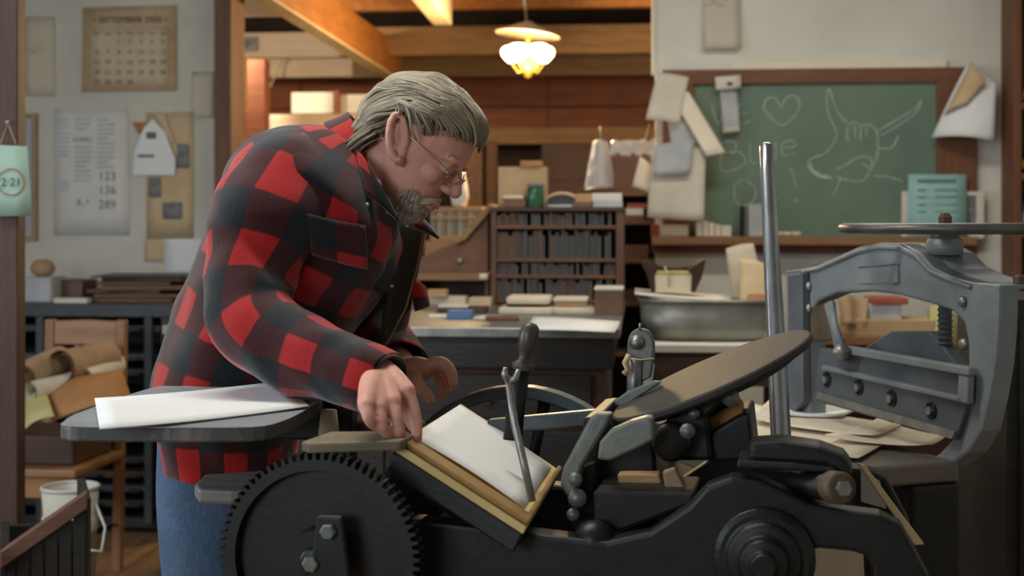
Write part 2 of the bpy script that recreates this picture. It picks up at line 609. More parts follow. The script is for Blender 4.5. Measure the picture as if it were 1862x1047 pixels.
# wall behind the viewer with a window
wb = MB()
for a in ((UL, -3.1, 0, CEIL), (-1.1, UR, 0, CEIL), (-3.1, -1.1, 0, 1.15), (-3.1, -1.1, 2.35, CEIL)):
    b = rbox(a[0], a[1], -2.1, -2, a[2], a[3]); wb.add(b.v, b.f)
struct(wb.build('wall_front', 'wall_paint'))
wn = MB()
for a in ((-3.1, -3.04, 1.15, 2.35), (-1.16, -1.1, 1.15, 2.35), (-2.13, -2.07, 1.15, 2.35), (-3.04, -1.16, 1.15, 1.21), (-3.04, -1.16, 2.29, 2.35)):
    b = rbox(a[0], a[1], -2.08, -2.03, a[2], a[3]); wn.add(b.v, b.f)
w2 = struct(wn.build('window_2', 'jamb_wood'))
for a in ((-3.04, -2.13), (-2.07, -1.16)):
    rbox(a[0], a[1], -2.06, -2.055, 1.21, 2.29).build('pane', 'glass_pane', w2)
emit('tube_glow', (1, .96, .88, 1), 6)
for nm, u, v, lb in (('tube_fixture', -.75, 2.3, 'white ceiling tube fixture above the press'), ('tube_fixture', .5, 4.3, 'white ceiling tube fixture above the stone table')):
    r = thing(nm, lb, 'lamp', R(u, v, 2.64), -YAW, 'ceiling tube fixtures')
    rbox(u - .64, u + .64, v - .09, v + .09, 2.70, 2.75).build('housing', 'plastic_white', r, .004)
    for dv in (-.04, .04):
        MB().cyl(R(u - .6, v + dv, 2.68), R(u + .6, v + dv, 2.68), .015, n=10).build('tube', 'tube_glow', r)

# jamb post at the left edge of the opening
u0, u1 = uz(393, 0, 5.85)[0], uz(424, 0, 5.85)[0]
struct(rbox(u0, u1, 5.82, 6.03, 0, CEIL).build('trim_1', 'jamb_wood', bevel=.004))
# pale edge board of the cream wall beside the opening
struct(rbox(u_open1 - .015, u_open1, 5.89, 6.03, uz(1192, 132, WV)[1], CEIL).build('trim_2', 'wall_cream'))

# ---------------------------------------------------------------- back room seen through the opening
BV = 9.3
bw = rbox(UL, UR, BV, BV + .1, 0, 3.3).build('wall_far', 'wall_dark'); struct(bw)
for (y0, y1, m_) in ((142, 194, 'red_plank'), (196, 233, 'red_plank'), (98, 140, 'red_plank'), (56, 96, 'red_plank')):
    z1, z0 = uz(900, y0, BV - .03)[1], uz(900, y1, BV - .03)[1]
    for (a, b) in ((UL, -2.3), (-2.296, -.6), (-.596, 1.1), (1.104, UR)):
        rbox(a, b, BV - .03, BV, z0, z1).build('plank', m_, bw, .003)
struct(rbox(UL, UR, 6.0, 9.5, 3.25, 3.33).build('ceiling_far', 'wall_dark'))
tag(pbox(430, 1300, 235, 262, 9.0, .12).build('header_beam', 'beam_tan', bevel=.004), 'light brown header beam over the dark back opening', 'beam')
tag(pbox(615, 1300, 50, 98, 8.0, .10).build('cross_beam', 'beam_tan', bevel=.005), 'wide tan cross beam right behind the glowing lamp', 'beam')
tag(pbox(640, 1300, 99, 138, 8.35, .10).build('cross_beam', 'beam_brown', bevel=.005), 'dark brown cross beam just under the tan one', 'beam')
tag(pbox(555, 1300, -16, 14, 7.5, .08).build('cross_beam', 'joist_orange', bevel=.005), 'orange cross beam along the top edge of the opening', 'beam')
tag(pbox(400, 720, 60, 104, 8.70, .09).build('cross_beam', 'beam_pale', bevel=.005), 'pale short cross beam holding the grey junction box', 'beam')
tag(pbox(440, 720, 106, 140, 8.80, .07).build('cross_beam', 'beam_pale', bevel=.005), 'pale lower board under the junction box beam', 'beam')
tag(pbox(418, 560, -30, 26, 6.5, .09).build('cross_beam', 'beam_pale', bevel=.005), 'pale beam end at the top beside the jamb post', 'beam')
jb = thing('junction_box', 'small grey metal junction box on the pale beam', 'electrical box', PW(452, 92, 8.65), -YAW)
pbox(433, 466, 67, 92, 8.64, .05).build('box', 'steel_dull', jb, .003)
pbox(436, 463, 70, 89, 8.634, .006).build('cover', 'photo_print', jb, .002)


def joist(p0, p1, wid, hei, m, label, mside=None):
    """sloping-in-view joist running away in depth; p0,p1 lower right edge"""
    p0, p1 = V(p0), V(p1)
    t = (p1 - p0).normalized()
    s = t.cross(V((0, 0, 1))).normalized()
    up = s.cross(t)
    q = [p0, p0 - s * wid, p0 - s * wid + up * hei, p0 + up * hei]
    mb = MB().prism(q, p1 - p0)
    o = tag(mb.build('ceiling_joist', m, bevel=.006), label, 'joist')
    if mside:
        MB().prism([p0, p0 - s * wid, p0 - s * wid - up * .012, p0 - up * .012], p1 - p0).build('lit_underside', mside, o, .002)  # thin pale strip: daylight on the underside put into its colour
    return o


joist(P(492, -8, 5.95), P(742, 152, 8.6), .085, .20, 'joist_orange', 'long orange joist running back above the man', 'joist_pale')
joist(P(782, -6, 6.4), P(822, 46, 7.3), .10, .16, 'joist_pale', 'pale joist stub ending left of the lamp')
for i, px in enumerate((640, 700, 900, 1010, 1100)):
    p0, p1 = P(px, 40, 9.2), None
    u = p0.dot(U)
    tag(rbox(u - .04, u + .04, 6.2, 9.2, 2.72, 2.9).build('roof_rafter', 'rafter_dark', bevel=.005),
        'dark roof rafter above the tan cross beam, %s from the left' % ('first', 'second', 'third', 'fourth', 'fifth')[i], 'rafter', 'dark roof rafters')
# studs and boards on the left of the back room
tag(pbox(421, 444, 106, 205, 6.6, .06).build('wall_stud', 'beam_tan', bevel=.003), 'yellow-tan stud beside the jamb under the junction box', 'stud')
tag(pbox(421, 434, 206, 900, 6.5, .06).build('wall_stud', 'box_white', bevel=.003), 'whitish narrow stud beside the jamb post', 'stud')
tag(pbox(446, 482, 108, 420, 7.3, .10).build('wall_stud', 'red_plank', bevel=.004), 'wide red-brown stud left of the back shelf', 'stud')
tag(pbox(530, 606, 168, 206, 7.9, .04).build('wall_panel', 'wall_cream', bevel=.003), 'pale square panel above the back shelf', 'panel')
tag(pbox(614, 668, 172, 206, 7.9, .04).build('wall_panel', 'wall_paint', bevel=.003), 'grey-white panel above the shelf behind the hair', 'panel')
tag(pbox(488, 690, 208, 248, 7.6, .30).build('back_shelf', 'beam_pale', bevel=.006), 'light orange-brown shelf board behind the man\'s shoulder', 'shelf')
tag(pbox(606, 616, 165, 207, 7.85, .05).build('wall_stud', 'red_plank', bevel=.003), 'thin brown stud between the two pale panels', 'stud')
tag(MB().tube([PW(520, 103, 8.70), PW(510, 118, 8.69), P(480, 180, 8.55), P(452, 228, 8.5), P(440, 300, 8.5)], .006, 6).build('slack_rope', 'string'), 'pale slack rope slanting down left of the man', 'rope')
tag(pbox(985, 1200, 262, 752, 8.9, .05).build('storage_door', 'walnut', bevel=.003), 'dark brown door leaf in the back opening', 'door')
tag(rbox(uz(848,0,7.4)[0], uz(876,0,7.4)[0], 7.4, 7.45, 0, uz(860,262,7.4)[1]+.02).build('dark_pole', 'rafter_dark', bevel=.005), 'dark upright pole behind the man\'s nose', 'post')
tag(rbox(uz(884,0,7.7)[0], uz(904,0,7.7)[0], 7.7, 7.75, 0, uz(890,262,7.7)[1]+.02).build('dark_pole', 'rafter_dark', bevel=.005), 'thinner dark upright pole left of the cardboard box', 'post')

# ---------------------------------------------------------------- hanging lamp
LD = 6.9
lamp = thing('hanging_lamp', 'brass hanging lamp with frosted flower-shaped glass shades glowing', 'lamp', P(960, 100, LD))
lc = P(960, 112, LD)
emit('shade_glow', (1, .80, .48, 1), 6.5)
MB().cyl(P(946, -60, LD), P(958, 42, LD), .006, n=8).build('chain', 'steel_dull', lamp)
cone = MB().lathe([(.012, .055), (.03, .045), (.165, -.012), (.162, -.018), (.03, .037), (.012, .045)], Matrix.Translation(P(960, 58, LD)) @ Matrix.Rotation(radians(6), 4, 'Y'), 24)
cone.build('canopy', 'paper_tan', lamp)
bd = MB().lathe([(.004, -.085), (.018, -.075), (.03, -.055), (.045, -.03), (.03, -.005), (.016, .03), (.012, .10), (.02, .12)], Matrix.Translation(lc), 16)
bd.build('brass_body', 'brass', lamp)
for k in range(5):
    a = 2 * pi * k / 5 + .35
    c = lc + V((cos(a) * .085, sin(a) * .085, .012))
    MB().tube([lc + V((0, 0, -.03)), lc + V((cos(a) * .05, sin(a) * .05, -.055)), c + V((0, 0, -.02))], .006, 8).build('arm', 'brass', lamp)
    sh = MB()
    prof = [(.016, -.015), (.03, .0), (.046, .02), (.05, .042), (.043, .06), (.03, .068)]
    rs = []
    for r_, z_ in prof:
        rs.append([c + V(((r_ * (1 + .10 * cos(8 * t))) * cos(t), (r_ * (1 + .10 * cos(8 * t))) * sin(t), z_)) for t in (2 * pi * q / 32 for q in range(32))])
    sh.rings(rs)
    sh.build('glass_shade', 'shade_glow', lamp)
pl = bpy.data.lights.new('lamp_bulb', 'POINT')
pl.energy, pl.color, pl.shadow_soft_size = 85, (1, .70, .36), .12
po = bpy.data.objects.new('lamp_bulb', pl); COL.objects.link(po)
po.location = lc + V((0, -.2, -.02)); 

bb_ = thing('fill_bulb', 'added unseen bulb behind the notice wall, brightening the pale beams', 'lamp', R(-2.35, 7.3, 2.3))  # out-of-view bulb added so the pale beams get light
emit('bulb_glow', (1, .84, .62, 1), 12)
MB().ball(R(-2.35, 7.3, 2.3), (.03, .03, .04)).build('bulb', 'bulb_glow', bb_)
MB().lathe([(.018, .035), (.02, .09), (.006, .1)], Matrix.Translation(R(-2.35, 7.3, 2.3)), 12).build('socket', 'brass', bb_)
MB().cyl(R(-2.35, 7.3, 2.4), R(-2.35, 7.3, 3.25), .004, n=6).build('cord', 'ink', bb_)
p2 = bpy.data.lights.new('fill_bulb_light', 'POINT')  # light of the added bulb
p2.energy, p2.color, p2.shadow_soft_size = 38, (1, .82, .60), .06
o2_ = bpy.data.objects.new('fill_bulb_light', p2); COL.objects.link(o2_)
o2_.location = R(-2.28, 7.2, 2.22)

# ---------------------------------------------------------------- left wall: notices
EPS = .004


def flat(name, x0, x1, y0, y1, m, label, cat='paper', v=WV - EPS, group=None, skew=0, curl=0.):
    q = [PW(x0, y1, v), PW(x1, y1 + skew, v), PW(x1, y0 + skew, v), PW(x0, y0, v)]
    fn = (lambda a, b: .003 + curl * (1 - b) ** 2) if curl else None
    o = MB().sheet(q, .0015, 4, 6, fn).build(name, m)
    return tag(o, label, cat, group)


def lines(mb, x0, x1, y0, y1, n, v, h=.45):
    st = (y1 - y0) / n
    for i in range(n):
        a = x1 - (x1 - x0) * random.choice((0, .05, .1, .3))
        pbox(x0, a, y0 + i * st, y0 + i * st + st * h, v, .0006, mb)
    return mb


cal = thing('wall_calendar', 'tan September calendar sheet pinned to the grey wall', 'calendar', PW(236, 166, WV), -YAW)
q = [PW(150, 167, WV - .006), PW(321, 165, WV - .006), PW(321, 9, WV - .006), PW(150, 14, WV - .006)]
MB().sheet(q, .003, 4, 6, lambda a, b: .006 * (1 - b) ** 2).build('sheet', 'calendar_paper', cal)
MB().sheet([PW(166, 156, WV - .0135), PW(305, 155, WV - .0135), PW(305, 50, WV - .0135), PW(166, 51, WV - .0135)], .001).build('number_panel', 'calendar_panel', cal)
VT = WV - .0155
S = 1 / ppm(WV)
tx = MB()
tx.text('\u2022 SEPTEMBER 2020 \u2022', .040, wframe(236, 41, VT), align='CENTER')
dn = ('Sun', 'Mon', 'Tue', 'Wed', 'Thu', 'Fri', 'Sat')
red = MB()
for c in range(7):
    x = 176 + c * 20
    tx.text(dn[c], .017, wframe(x, 63, VT), align='CENTER')
day = 1
for row in range(5):
    for c in range(7):
        if (row == 0 and c < 2) or day > 30:
            continue
        (red if c == 0 else tx).text(str(day), .029, wframe(176 + c * 20, 80 + row * 18.3, VT), align='CENTER')
        day += 1
tx.build('printed_numbers', 'ink_soft', cal)
red.build('printed_sundays', 'ink_red', cal)

ty = thing('type_specimen_poster', 'large white poster with printed columns and big numerals', 'poster', PW(180, 428, WV), -YAW)
MB().sheet([PW(98, 428, WV - EPS), PW(236, 428, WV - EPS), PW(232, 196, WV - EPS), PW(98, 198, WV - EPS)], .0015).build('sheet', 'poster_paper', ty)
VP = WV - EPS - .0008
t1 = MB()
lines(t1, 98, 126, 216, 290, 9, VP); lines(t1, 136, 165, 216, 240, 3, VP); lines(t1, 176, 208, 216, 310, 11, VP); lines(t1, 136, 167, 266, 335, 8, VP)
lines(t1, 98, 126, 330, 350, 3, VP); lines(t1, 105, 200, 424, 428, 1, VP)
t1.build('printed_text', 'paper_grey', ty)
t2 = MB()
t2.text('NWRC', .030, wframe(151, 258, VP), align='CENTER')
for s_, y in (('123', 328), ('136', 353), ('289', 379)):
    t2.text(s_, .055, wframe(195, y, VP), align='CENTER')
t2.text('R..*', .040, wframe(151, 374, VP), align='CENTER')
t2.build('printed_numerals', 'ink_soft', ty)
flat('notice_sheet', 46, 100, 30, 175, 'paper_stain', 'faint stained notice at the wall\'s upper left corner')
bf = thing('framed_print', 'narrow brown picture frame behind the mint sign', 'picture', PW(52, 438, WV), -YAW)
for a in ((38, 44, 206, 438), (58, 66, 206, 438), (44, 58, 206, 214), (44, 58, 430, 438)):
    pbox(*a, WV - .02, .02).build('frame_bar', 'kraft_roll', bf, .002)
pbox(44, 58, 214, 430, WV - .01, .006).build('print', 'paper_grey', bf)
flat('yellowed_sheet', 348, 388, 130, 215, 'paper_stain', 'pale yellowed scrap beside the calendar\'s lower right')
flat('brown_poster', 266, 352, 205, 435, 'paper_tan', 'brown torn poster under the pointed white note', skew=-2)
flat('brown_strip', 263, 298, 436, 476, 'paper_tan', 'brown torn strip hanging below the brown poster')
for a, lb in (((322, 344, 262, 305), 'dark photo print on the brown poster\'s right side'), ((270, 292, 322, 358), 'dark small photo on the brown poster\'s left side'), ((296, 330, 368, 398), 'blue-grey photo low on the brown poster')):
    flat('photo_print', *a, 'photo_print', lb, 'photo', v=WV - .010, group='photos on the brown poster')
v_ = WV - .016
nt = MB().prism([PW(242, 318, v_), PW(318, 318, v_), PW(319, 290, v_), PW(300, 240, v_), PW(278, 216, v_), PW(262, 232, v_), PW(246, 272, v_)], -N * .002)
nt = nt.build('pointed_note', 'paper_white'); tag(nt, 'white pointed paper note pinned over the brown poster', 'paper')
nn_ = MB(); pbox(250, 280, 281, 286, WV - .0195, .001, nn_); pbox(266, 284, 240, 252, WV - .0195, .001, nn_)
nn_.build('printed_mark', 'ink_soft', nt)
flat('white_sheet', 298, 392, 434, 500, 'paper_white', 'blank white sheet low on the wall by the jamb')
v_ = WV - .012
cs = MB().prism([PW(240, 222, v_), PW(268, 222, v_), PW(268, 232, v_), PW(258, 236, v_), PW(252, 244, v_)], -N * .002)
tag(cs.build('paper_scrap', 'kraft'), 'curled orange-brown paper scrap above the pointed note', 'paper')
cs = MB().prism([PW(284, 208, v_), PW(300, 206, v_), PW(304, 222, v_), PW(318, 258, v_), PW(312, 262, v_), PW(296, 232, v_)], -N * .002)
tag(cs.build('paper_scrap', 'paper_tan'), 'long curled tan scrap beside the pointed note', 'paper')

# near dark post with the mint sign
o = MB().box((P(-60, 0, 3.6).x, 3.61, 1.375), ((38 + 156) * 3.6 / F, .06, 2.75)).build('wooden_post', 'post_wood', bevel=.004)
tag(o, 'dark brown wooden post at the left edge', 'post')
sg = thing('hanging_sign', 'mint green card sign hanging on the dark post', 'sign', P(15, 396, 3.56))
MB().sheet([P(-32, 394, 3.55), P(58, 392, 3.55), P(49, 266, 3.55), P(-32, 262, 3.55)], .002, 3, 3).build('card', 'paper_mint', sg)
MB().tube([P(0, 263, 3.555), P(14, 224, 3.56), P(30, 264, 3.555)], .0012, 5).build('string', 'string', sg)
FM = frame(P(20, 331, 3.545), V((1, 0, 0)), V((0, 0, 1)), V((0, -1, 0)))
MB().torus(FM, .034, .0014, 32, 6, .3).build('printed_ring', 'ink_red', sg)
MB().text('2\u00b721', .030, FM @ Matrix.Translation((0, -.010, 0)), align='CENTER').build('printed_number', 'ink_blue', sg)
MB().ball(P(14, 222, 3.565), .006).build('nail', 'steel_dull', sg)

# ---------------------------------------------------------------- board wall on the right
cb = thing('chalkboard', 'green chalkboard in a brown wooden frame with ox drawing', 'chalkboard', PW(1480, 430, WV), -YAW)
pbox(1238, 1712, 146, 432, WV - .012, .012).build('slate', 'chalk_green', cb)
pbox(1205, 1758, 127, 151, WV - .035, .034).build('frame_top', 'frame_wood', cb, .003)
pbox(1704, 1776, 127, 432, WV - .034, .033).build('frame_side', 'frame_wood_up', cb, .003)
pbox(1205, 1262, 151, 432, WV - .034, .033).build('frame_side', 'frame_wood_up', cb, .003)
for x in (1362, 1650):
    MB().ball(PW(x, 139, WV - .037), .004).build('screw', 'brass', cb)
CV = WV - .0135


def chalk(strokes, name, r=.0036):
    mb = MB()
    for st in strokes:
        # smooth the stroke with Catmull-Rom
        pts = [V((a, b, 0)) for a, b in st]
        out = []
        for i in range(len(pts) - 1):
            p0, p1, p2, p3 = pts[max(i - 1, 0)], pts[i], pts[i + 1], pts[min(i + 2, len(pts) - 1)]
            for k in range(4):
                t = k / 4
                out.append(.5 * ((2 * p1) + (p2 - p0) * t + (2 * p0 - 5 * p1 + 4 * p2 - p3) * t * t + (3 * p1 - p0 - 3 * p2 + p3) * t ** 3))
        out.append(pts[-1])
        w3 = [PW(p.x, p.y, CV) for p in out]
        mb.tube(w3, [r * (.6 + .5 * random.random()) for _ in w3], 6, flat=.22, up=N)
    return mb.build(name, 'chalk', cb)


def zz(pts):   # points given in the zoomed crop
    return [(1240 + x * .2961, 130 + y * .2961) for x, y in pts]


chalk([zz([(180, 190), (225, 330), (262, 200), (300, 330), (330, 190)]), zz([(380, 200), (350, 210), (352, 320), (425, 300)]), zz([(352, 262), (400, 255)])], 'chalk_word', .0030)
chalk([zz([(608, 225), (575, 165), (520, 170), (505, 230), (560, 295), (622, 330), (700, 265), (722, 190), (690, 148), (640, 165), (608, 225)])], 'chalk_heart')
chalk([zz([(240, 490), (300, 500), (330, 500)]), zz([(250, 480), (235, 600), (300, 612), (390, 560), (360, 500), (290, 492)]), zz([(270, 430), (330, 440), (320, 500)]), zz([(420, 440), (418, 550), (460, 560)]),
       zz([(500, 440), (505, 540), (570, 540), (575, 430)]), zz([(615, 470), (700, 460), (680, 425), (620, 440), (610, 490), (640, 515), (700, 500)])], 'chalk_word', .0028)
chalk([zz([(380, 660), (325, 700), (325, 780), (370, 830), (440, 790), (450, 720), (390, 660)]), zz([(500, 680), (590, 780)]), zz([(580, 680), (500, 800)]), zz([(668, 590), (712, 735)]), zz([(690, 790), (705, 800), (710, 785), (695, 785)])], 'chalk_word', .0028)
chalk([zz([(1020, 320), (950, 240), (905, 105), (890, 150), (900, 260), (950, 370), (935, 430), (880, 500), (790, 540), (778, 590), (840, 645), (930, 660)]),
       zz([(1020, 330), (1060, 310), (1100, 335), (1150, 325), (1195, 370), (1205, 470), (1190, 550), (1160, 600), (1110, 670), (1000, 665), (950, 640)]),
       zz([(1195, 370), (1300, 310), (1430, 230), (1475, 170), (1440, 250), (1330, 330), (1220, 395)]),
       zz([(950, 600), (1000, 580), (1060, 540), (1120, 520), (1165, 540), (1155, 590), (1100, 560)]),
       zz([(1205, 470), (1290, 470), (1330, 390)]), zz([(1020, 340), (1010, 400), (1030, 430)]), zz([(1060, 330), (1070, 420)]), zz([(1100, 345), (1095, 430)]), zz([(1140, 340), (1130, 400)]),
       zz([(970, 660), (950, 720), (920, 770)]), zz([(1180, 640), (1280, 650), (1360, 680)])], 'chalk_ox')
chalk([zz([(790, 560), (800, 600), (860, 640), (920, 650)]), zz([(785, 585), (830, 630), (900, 645)])], 'chalk_ox', .0055)

lg = thing('board_ledge', 'long wooden ledge under the chalkboard', 'shelf', PW(1480, 458, WV), -YAW)
pbox(1186, 1778, 430, 446, WV - .13, .13).build('ledge_top', 'ledge_wood', lg, .004)
pbox(1186, 1778, 446, 460, WV - .06, .06).build('apron', 'frame_wood', lg, .003)
ZL = uz(1480, 430, WV - .13)[1]
pbox(1330, 1722, 112, 127, WV - .022, .02).build('strip', 'paper_cream', None, .003)
o = COL.objects[-1]; o.name = 'wall_strip'; tag(o, 'painted wooden strip nailed above the chalkboard frame', 'strip')


def ledge_box(name, x0, x1, y0, m, label, cat='box', depth=.05, v=WV - .11, group=None, bev=.003):
    u0, z1 = uz(x0, y0, v); u1 = uz(x1, y0, v)[0]
    return tag(rbox(u0, u1, v, v + depth, ZL, max(z1, ZL + .008)).build(name, m, bevel=bev), label, cat, group)


ledge_box('small_box', 1184, 1199, 408, 'box_red', 'small red box at the left end of the ledge')
ledge_box('small_box', 1201, 1252, 409, 'box_white', 'white carton beside the red box on the ledge')
for i, (x0, x1, y0) in enumerate(((1266, 1277, 404), (1278, 1288, 402), (1289, 1299, 405), (1300, 1311, 408), (1312, 1330, 410))):
    ledge_box('chalk_box', x0, x1, y0, ('box_white', 'slab_cream')[i % 2], 'cream chalk box on the ledge, %s from the left' % ('first', 'second', 'third', 'fourth', 'fifth')[i], 'box', .06, group='cream chalk boxes on the ledge')
er = thing('board_eraser', 'dark-backed felt eraser standing on the ledge', 'eraser', PW(1352, 428, WV - .08), -YAW)
ledge = lambda x0, x1, y0, v, d: rbox(uz(x0, y0, v)[0], uz(x1, y0, v)[0], v, v + d, ZL, uz(x0, y0, v)[1])
ledge(1346, 1354, 374, WV - .10, .05).build('back', 'bottle_black', er, .003)
ledge(1354, 1360, 376, WV - .10, .05).build('felt', 'ink_soft', er, .002)
tag(ledge(1361, 1388, 371, WV - .10, .05).build('paper_packet', 'paper_grey', bevel=.003), 'grey-white packet standing beside the eraser', 'packet')
for i, x in enumerate((1408, 1424, 1441)):
    a = PW(x, 0, WV - .09); b = PW(x + 15, 0, WV - .09)
    a.z = b.z = ZL + .0105
    tag(MB().cyl(a, b, .010, n=10).build('chalk_stick', 'slab_cream'), 'fat cream chalk stick on the ledge, %s' % ('left one', 'middle one', 'right one')[i], 'chalk', 'chalk sticks on the ledge')

# picture frames and teal notice at the right end of the ledge
pf = thing('picture_frame', 'cream picture frame behind the teal notice', 'picture', PW(1715, 430, WV - .05), -YAW)
for a in ((1640, 1652, 348, 434), (1776, 1790, 348, 434), (1652, 1776, 348, 356), (1652, 1776, 422, 434), (1752, 1758, 356, 422)):
    pbox(*a, WV - .06, .02).build('frame_bar', 'box_white', pf, .002)
pbox(1652, 1776, 356, 422, WV - .05, .008).build('print', 'photo_print', pf)
tn = thing('teal_notice', 'teal paper notice with printed lines before the picture frame', 'notice', PW(1704, 432, WV - .08), -YAW)
MB().sheet([PW(1650, 432, WV - .085), PW(1758, 432, WV - .085), PW(1757, 317, WV - .07), PW(1652, 317, WV - .07)], .002, 3, 3).build('sheet', 'paper_teal', tn)
tt = MB()
pbox(1668, 1738, 326, 331, WV - .078, .001, tt)
for y in (344, 357, 371, 384):
    pbox(1668, 1684, y, y + 2.5, WV - .080, .001, tt); pbox(1700, 1742, y, y + 1.6, WV - .080, .001, tt)
tt.build('printed_text', 'ink_faint', tn)

# pinned papers
v0 = WV - .05
q = [PW(1694, 250, v0 - .02), PW(1808, 256, v0 - .09), PW(1812, 150, v0 - .05), PW(1760, 114, v0)]
pp = thing('pinned_paper', 'large curled white paper pinned right of the chalkboard', 'paper', PW(1755, 255, v0), -YAW)
MB().sheet(q, .0015, 10, 10, lambda a, b: .05 * sin(pi * a) * (1 - b) + .02 * sin(pi * b)).build('front_sheet', 'paper_white', pp)
MB().sheet([PW(1716, 210, v0 - .05), PW(1756, 190, v0 - .10), PW(1792, 146, v0 - .10), PW(1766, 112, v0 - .05)], .0015, 6, 6, lambda a, b: .02 * sin(pi * a)).build('back_sheet', 'paper_tan', pp)
MB().ball(PW(1766, 119, v0 - .01), .006).build('pin', 'brass', pp)
flat('torn_poster', 1278, 1346, -10, 90, 'paper_stain', 'torn stained paper high on the cream wall', v=WV - .01, curl=.03)
# things hung at the edge of the opening
hp = thing('hanging_proofs', 'bundle of curled old proofs hanging beside the opening', 'paper', PW(1220, 285, WV - .1), -YAW)
MB().sheet([PW(1174, 217, 5.74), PW(1236, 224, 5.72), PW(1253, 140, 5.78), PW(1196, 132, 5.78)], .002, 8, 8, lambda a, b: .008 * sin(pi * a) + .006 * sin(3 * b)).build('top_sheet', 'paper_old', hp)
MB().sheet([PW(1285, 284, 5.70), PW(1320, 278, 5.72), PW(1252, 166, 5.76), PW(1222, 176, 5.75)], .002, 8, 8, lambda a, b: .006 * sin(pi * a)).build('long_strip', 'paper_cream', hp)
MB().sheet([PW(1222, 275, 5.76), PW(1284, 268, 5.77), PW(1252, 190, 5.78), PW(1212, 200, 5.78)], .002, 8, 8, lambda a, b: .015 * sin(pi * a)).build('grey_sheet', 'paper_grey', hp)
pm = MB(); pbox(1184, 1210, 206, 211, 5.69, .001, pm)
ws = thing('hanging_sheet', 'white printed sheet with a grey top flap hanging at the opening', 'paper', PW(1230, 402, WV - .1), -YAW)
MB().sheet([PW(1176, 396, 5.70), PW(1280, 402, 5.70), PW(1283, 267, 5.74), PW(1186, 272, 5.74)], .002, 8, 8, lambda a, b: .008 * sin(pi * b)).build('sheet', 'paper_old', ws)
MB().sheet([PW(1186, 318, 5.68), PW(1254, 316, 5.68), PW(1262, 255, 5.71), PW(1192, 262, 5.71)], .0015, 6, 6, lambda a, b: .006 * sin(pi * b)).build('grey_flap', 'paper_grey', ws)
sn = thing('clipped_note', 'narrow grey note strip clipped to the chalkboard frame', 'note', PW(1328, 242, WV - .05), -YAW)
MB().sheet([PW(1315, 242, 5.85), PW(1346, 239, 5.85), PW(1340, 152, 5.86), PW(1308, 156, 5.86)], .0015, 4, 8, lambda a, b: .008 * sin(2 * pi * b)).build('strip', 'paper_grey', sn)
MB().sheet([PW(1315, 242, 5.846), PW(1346, 239, 5.846), PW(1345, 218, 5.846), PW(1313, 220, 5.846)], .0015, 3, 3).build('tail', 'paper_old', sn)
MB().sheet([PW(1302, 164, 5.84), PW(1348, 160, 5.84), PW(1347, 136, 5.84), PW(1300, 140, 5.84)], .0015, 3, 3).build('card', 'paper_old', sn)
MB().ball(PW(1327, 152, 5.835), (.014, .008, .007)).build('clip', 'ink_blue', sn)
sp = thing('string_pouch', 'beige cloth pouch hanging from a string loop', 'pouch', PW(1170, 345, 5.8), -YAW)
MB().tube([PW(1182, 224, 5.79), PW(1168, 270, 5.79), PW(1158, 318, 5.79)], .002, 5).build('string', 'string', sp)
MB().tube([PW(1194, 224, 5.79), PW(1190, 260, 5.79), PW(1180, 300, 5.79)], .002, 5).build('string', 'string', sp)
MB().sheet([PW(1150, 338, 5.78), PW(1182, 350, 5.78), PW(1184, 300, 5.79), PW(1164, 284, 5.79)], .012, 5, 5, lambda a, b: .012 * sin(pi * a)).build('pouch', 'paper_cream', sp)

# shelf unit at the right edge
su = thing('shelf_unit', 'brown wooden shelf unit at the right edge', 'shelf', R(1.9, 5.78, 0), -YAW)
ua, ub = uz(1844, 0, 5.68)[0], UR - .02
rbox(ua, ua + .03, 5.68, 5.88, 0, 2.5).build('side_panel', 'frame_wood_up', su, .003)
rbox(ub - .03, ub, 5.68, 5.88, 0, 2.5).build('side_panel', 'frame_wood_up', su, .003)
rbox(ua + .03, ub - .03, 5.86, 5.88, 0, 2.5).build('back_panel', 'walnut_up', su)
SH = []
for y in (-40, 187, 315, 420, 560, 720, 900):
    z = uz(1850, y, 5.68)[1]
    SH.append(z)
    rbox(ua + .03, ub - .03, 5.68, 5.86, z - .025, z).build('shelf_board', 'frame_wood', su, .002)


def bottle(px, z, m, capm, label, r=.035, h=.11):
    p = PW(px, 0, 5.74); p.z = z
    t = thing('ink_bottle', label, 'bottle', p, 0, 'bottles on the right shelf')
    M = Matrix.Translation(p)
    MB().lathe([(r * .9, 0), (r, .006), (r, h * .62), (r * .8, h * .72), (r * .4, h * .78), (r * .4, h * .82)], M, 18).build('body', m, t)
    MB().lathe([(r * .46, h * .82), (r * .48, h), (r * .4, h * 1.02)], M, 14).build('cap', capm, t)
    MB().lathe([(r * 1.02, h * .2), (r * 1.02, h * .5)], M, 18, cap=False).build('paper_label', 'bottle_yellow' if m == 'bottle_black' else 'paper_grey', t)


bottle(1872, SH[3], 'bottle_blue', 'bottle_black', 'blue bottle on the lower visible shelf', .05, .15)
bottle(1870, SH[2], 'bottle_black', 'bottle_black', 'black bottle with yellow label on the middle shelf', .04, .11)
bottle(1873, SH[1], 'box_red', 'bottle_black', 'red bottle on the top visible shelf', .035, .10)
# ================================================================ platen press
PB_ = radians(12)
PN = V((sin(PB_), cos(PB_), 0))            # press axis of depth
PX = V((cos(PB_), -sin(PB_), 0))           # press long axis (operator -> rear)
Z3 = V((0, 0, 1))


def Q(px, py, dist):
    return on_plane(px, py, PN, dist)


def QP(pts, dist):
    return [Q(x, y, dist) for x, y in pts]


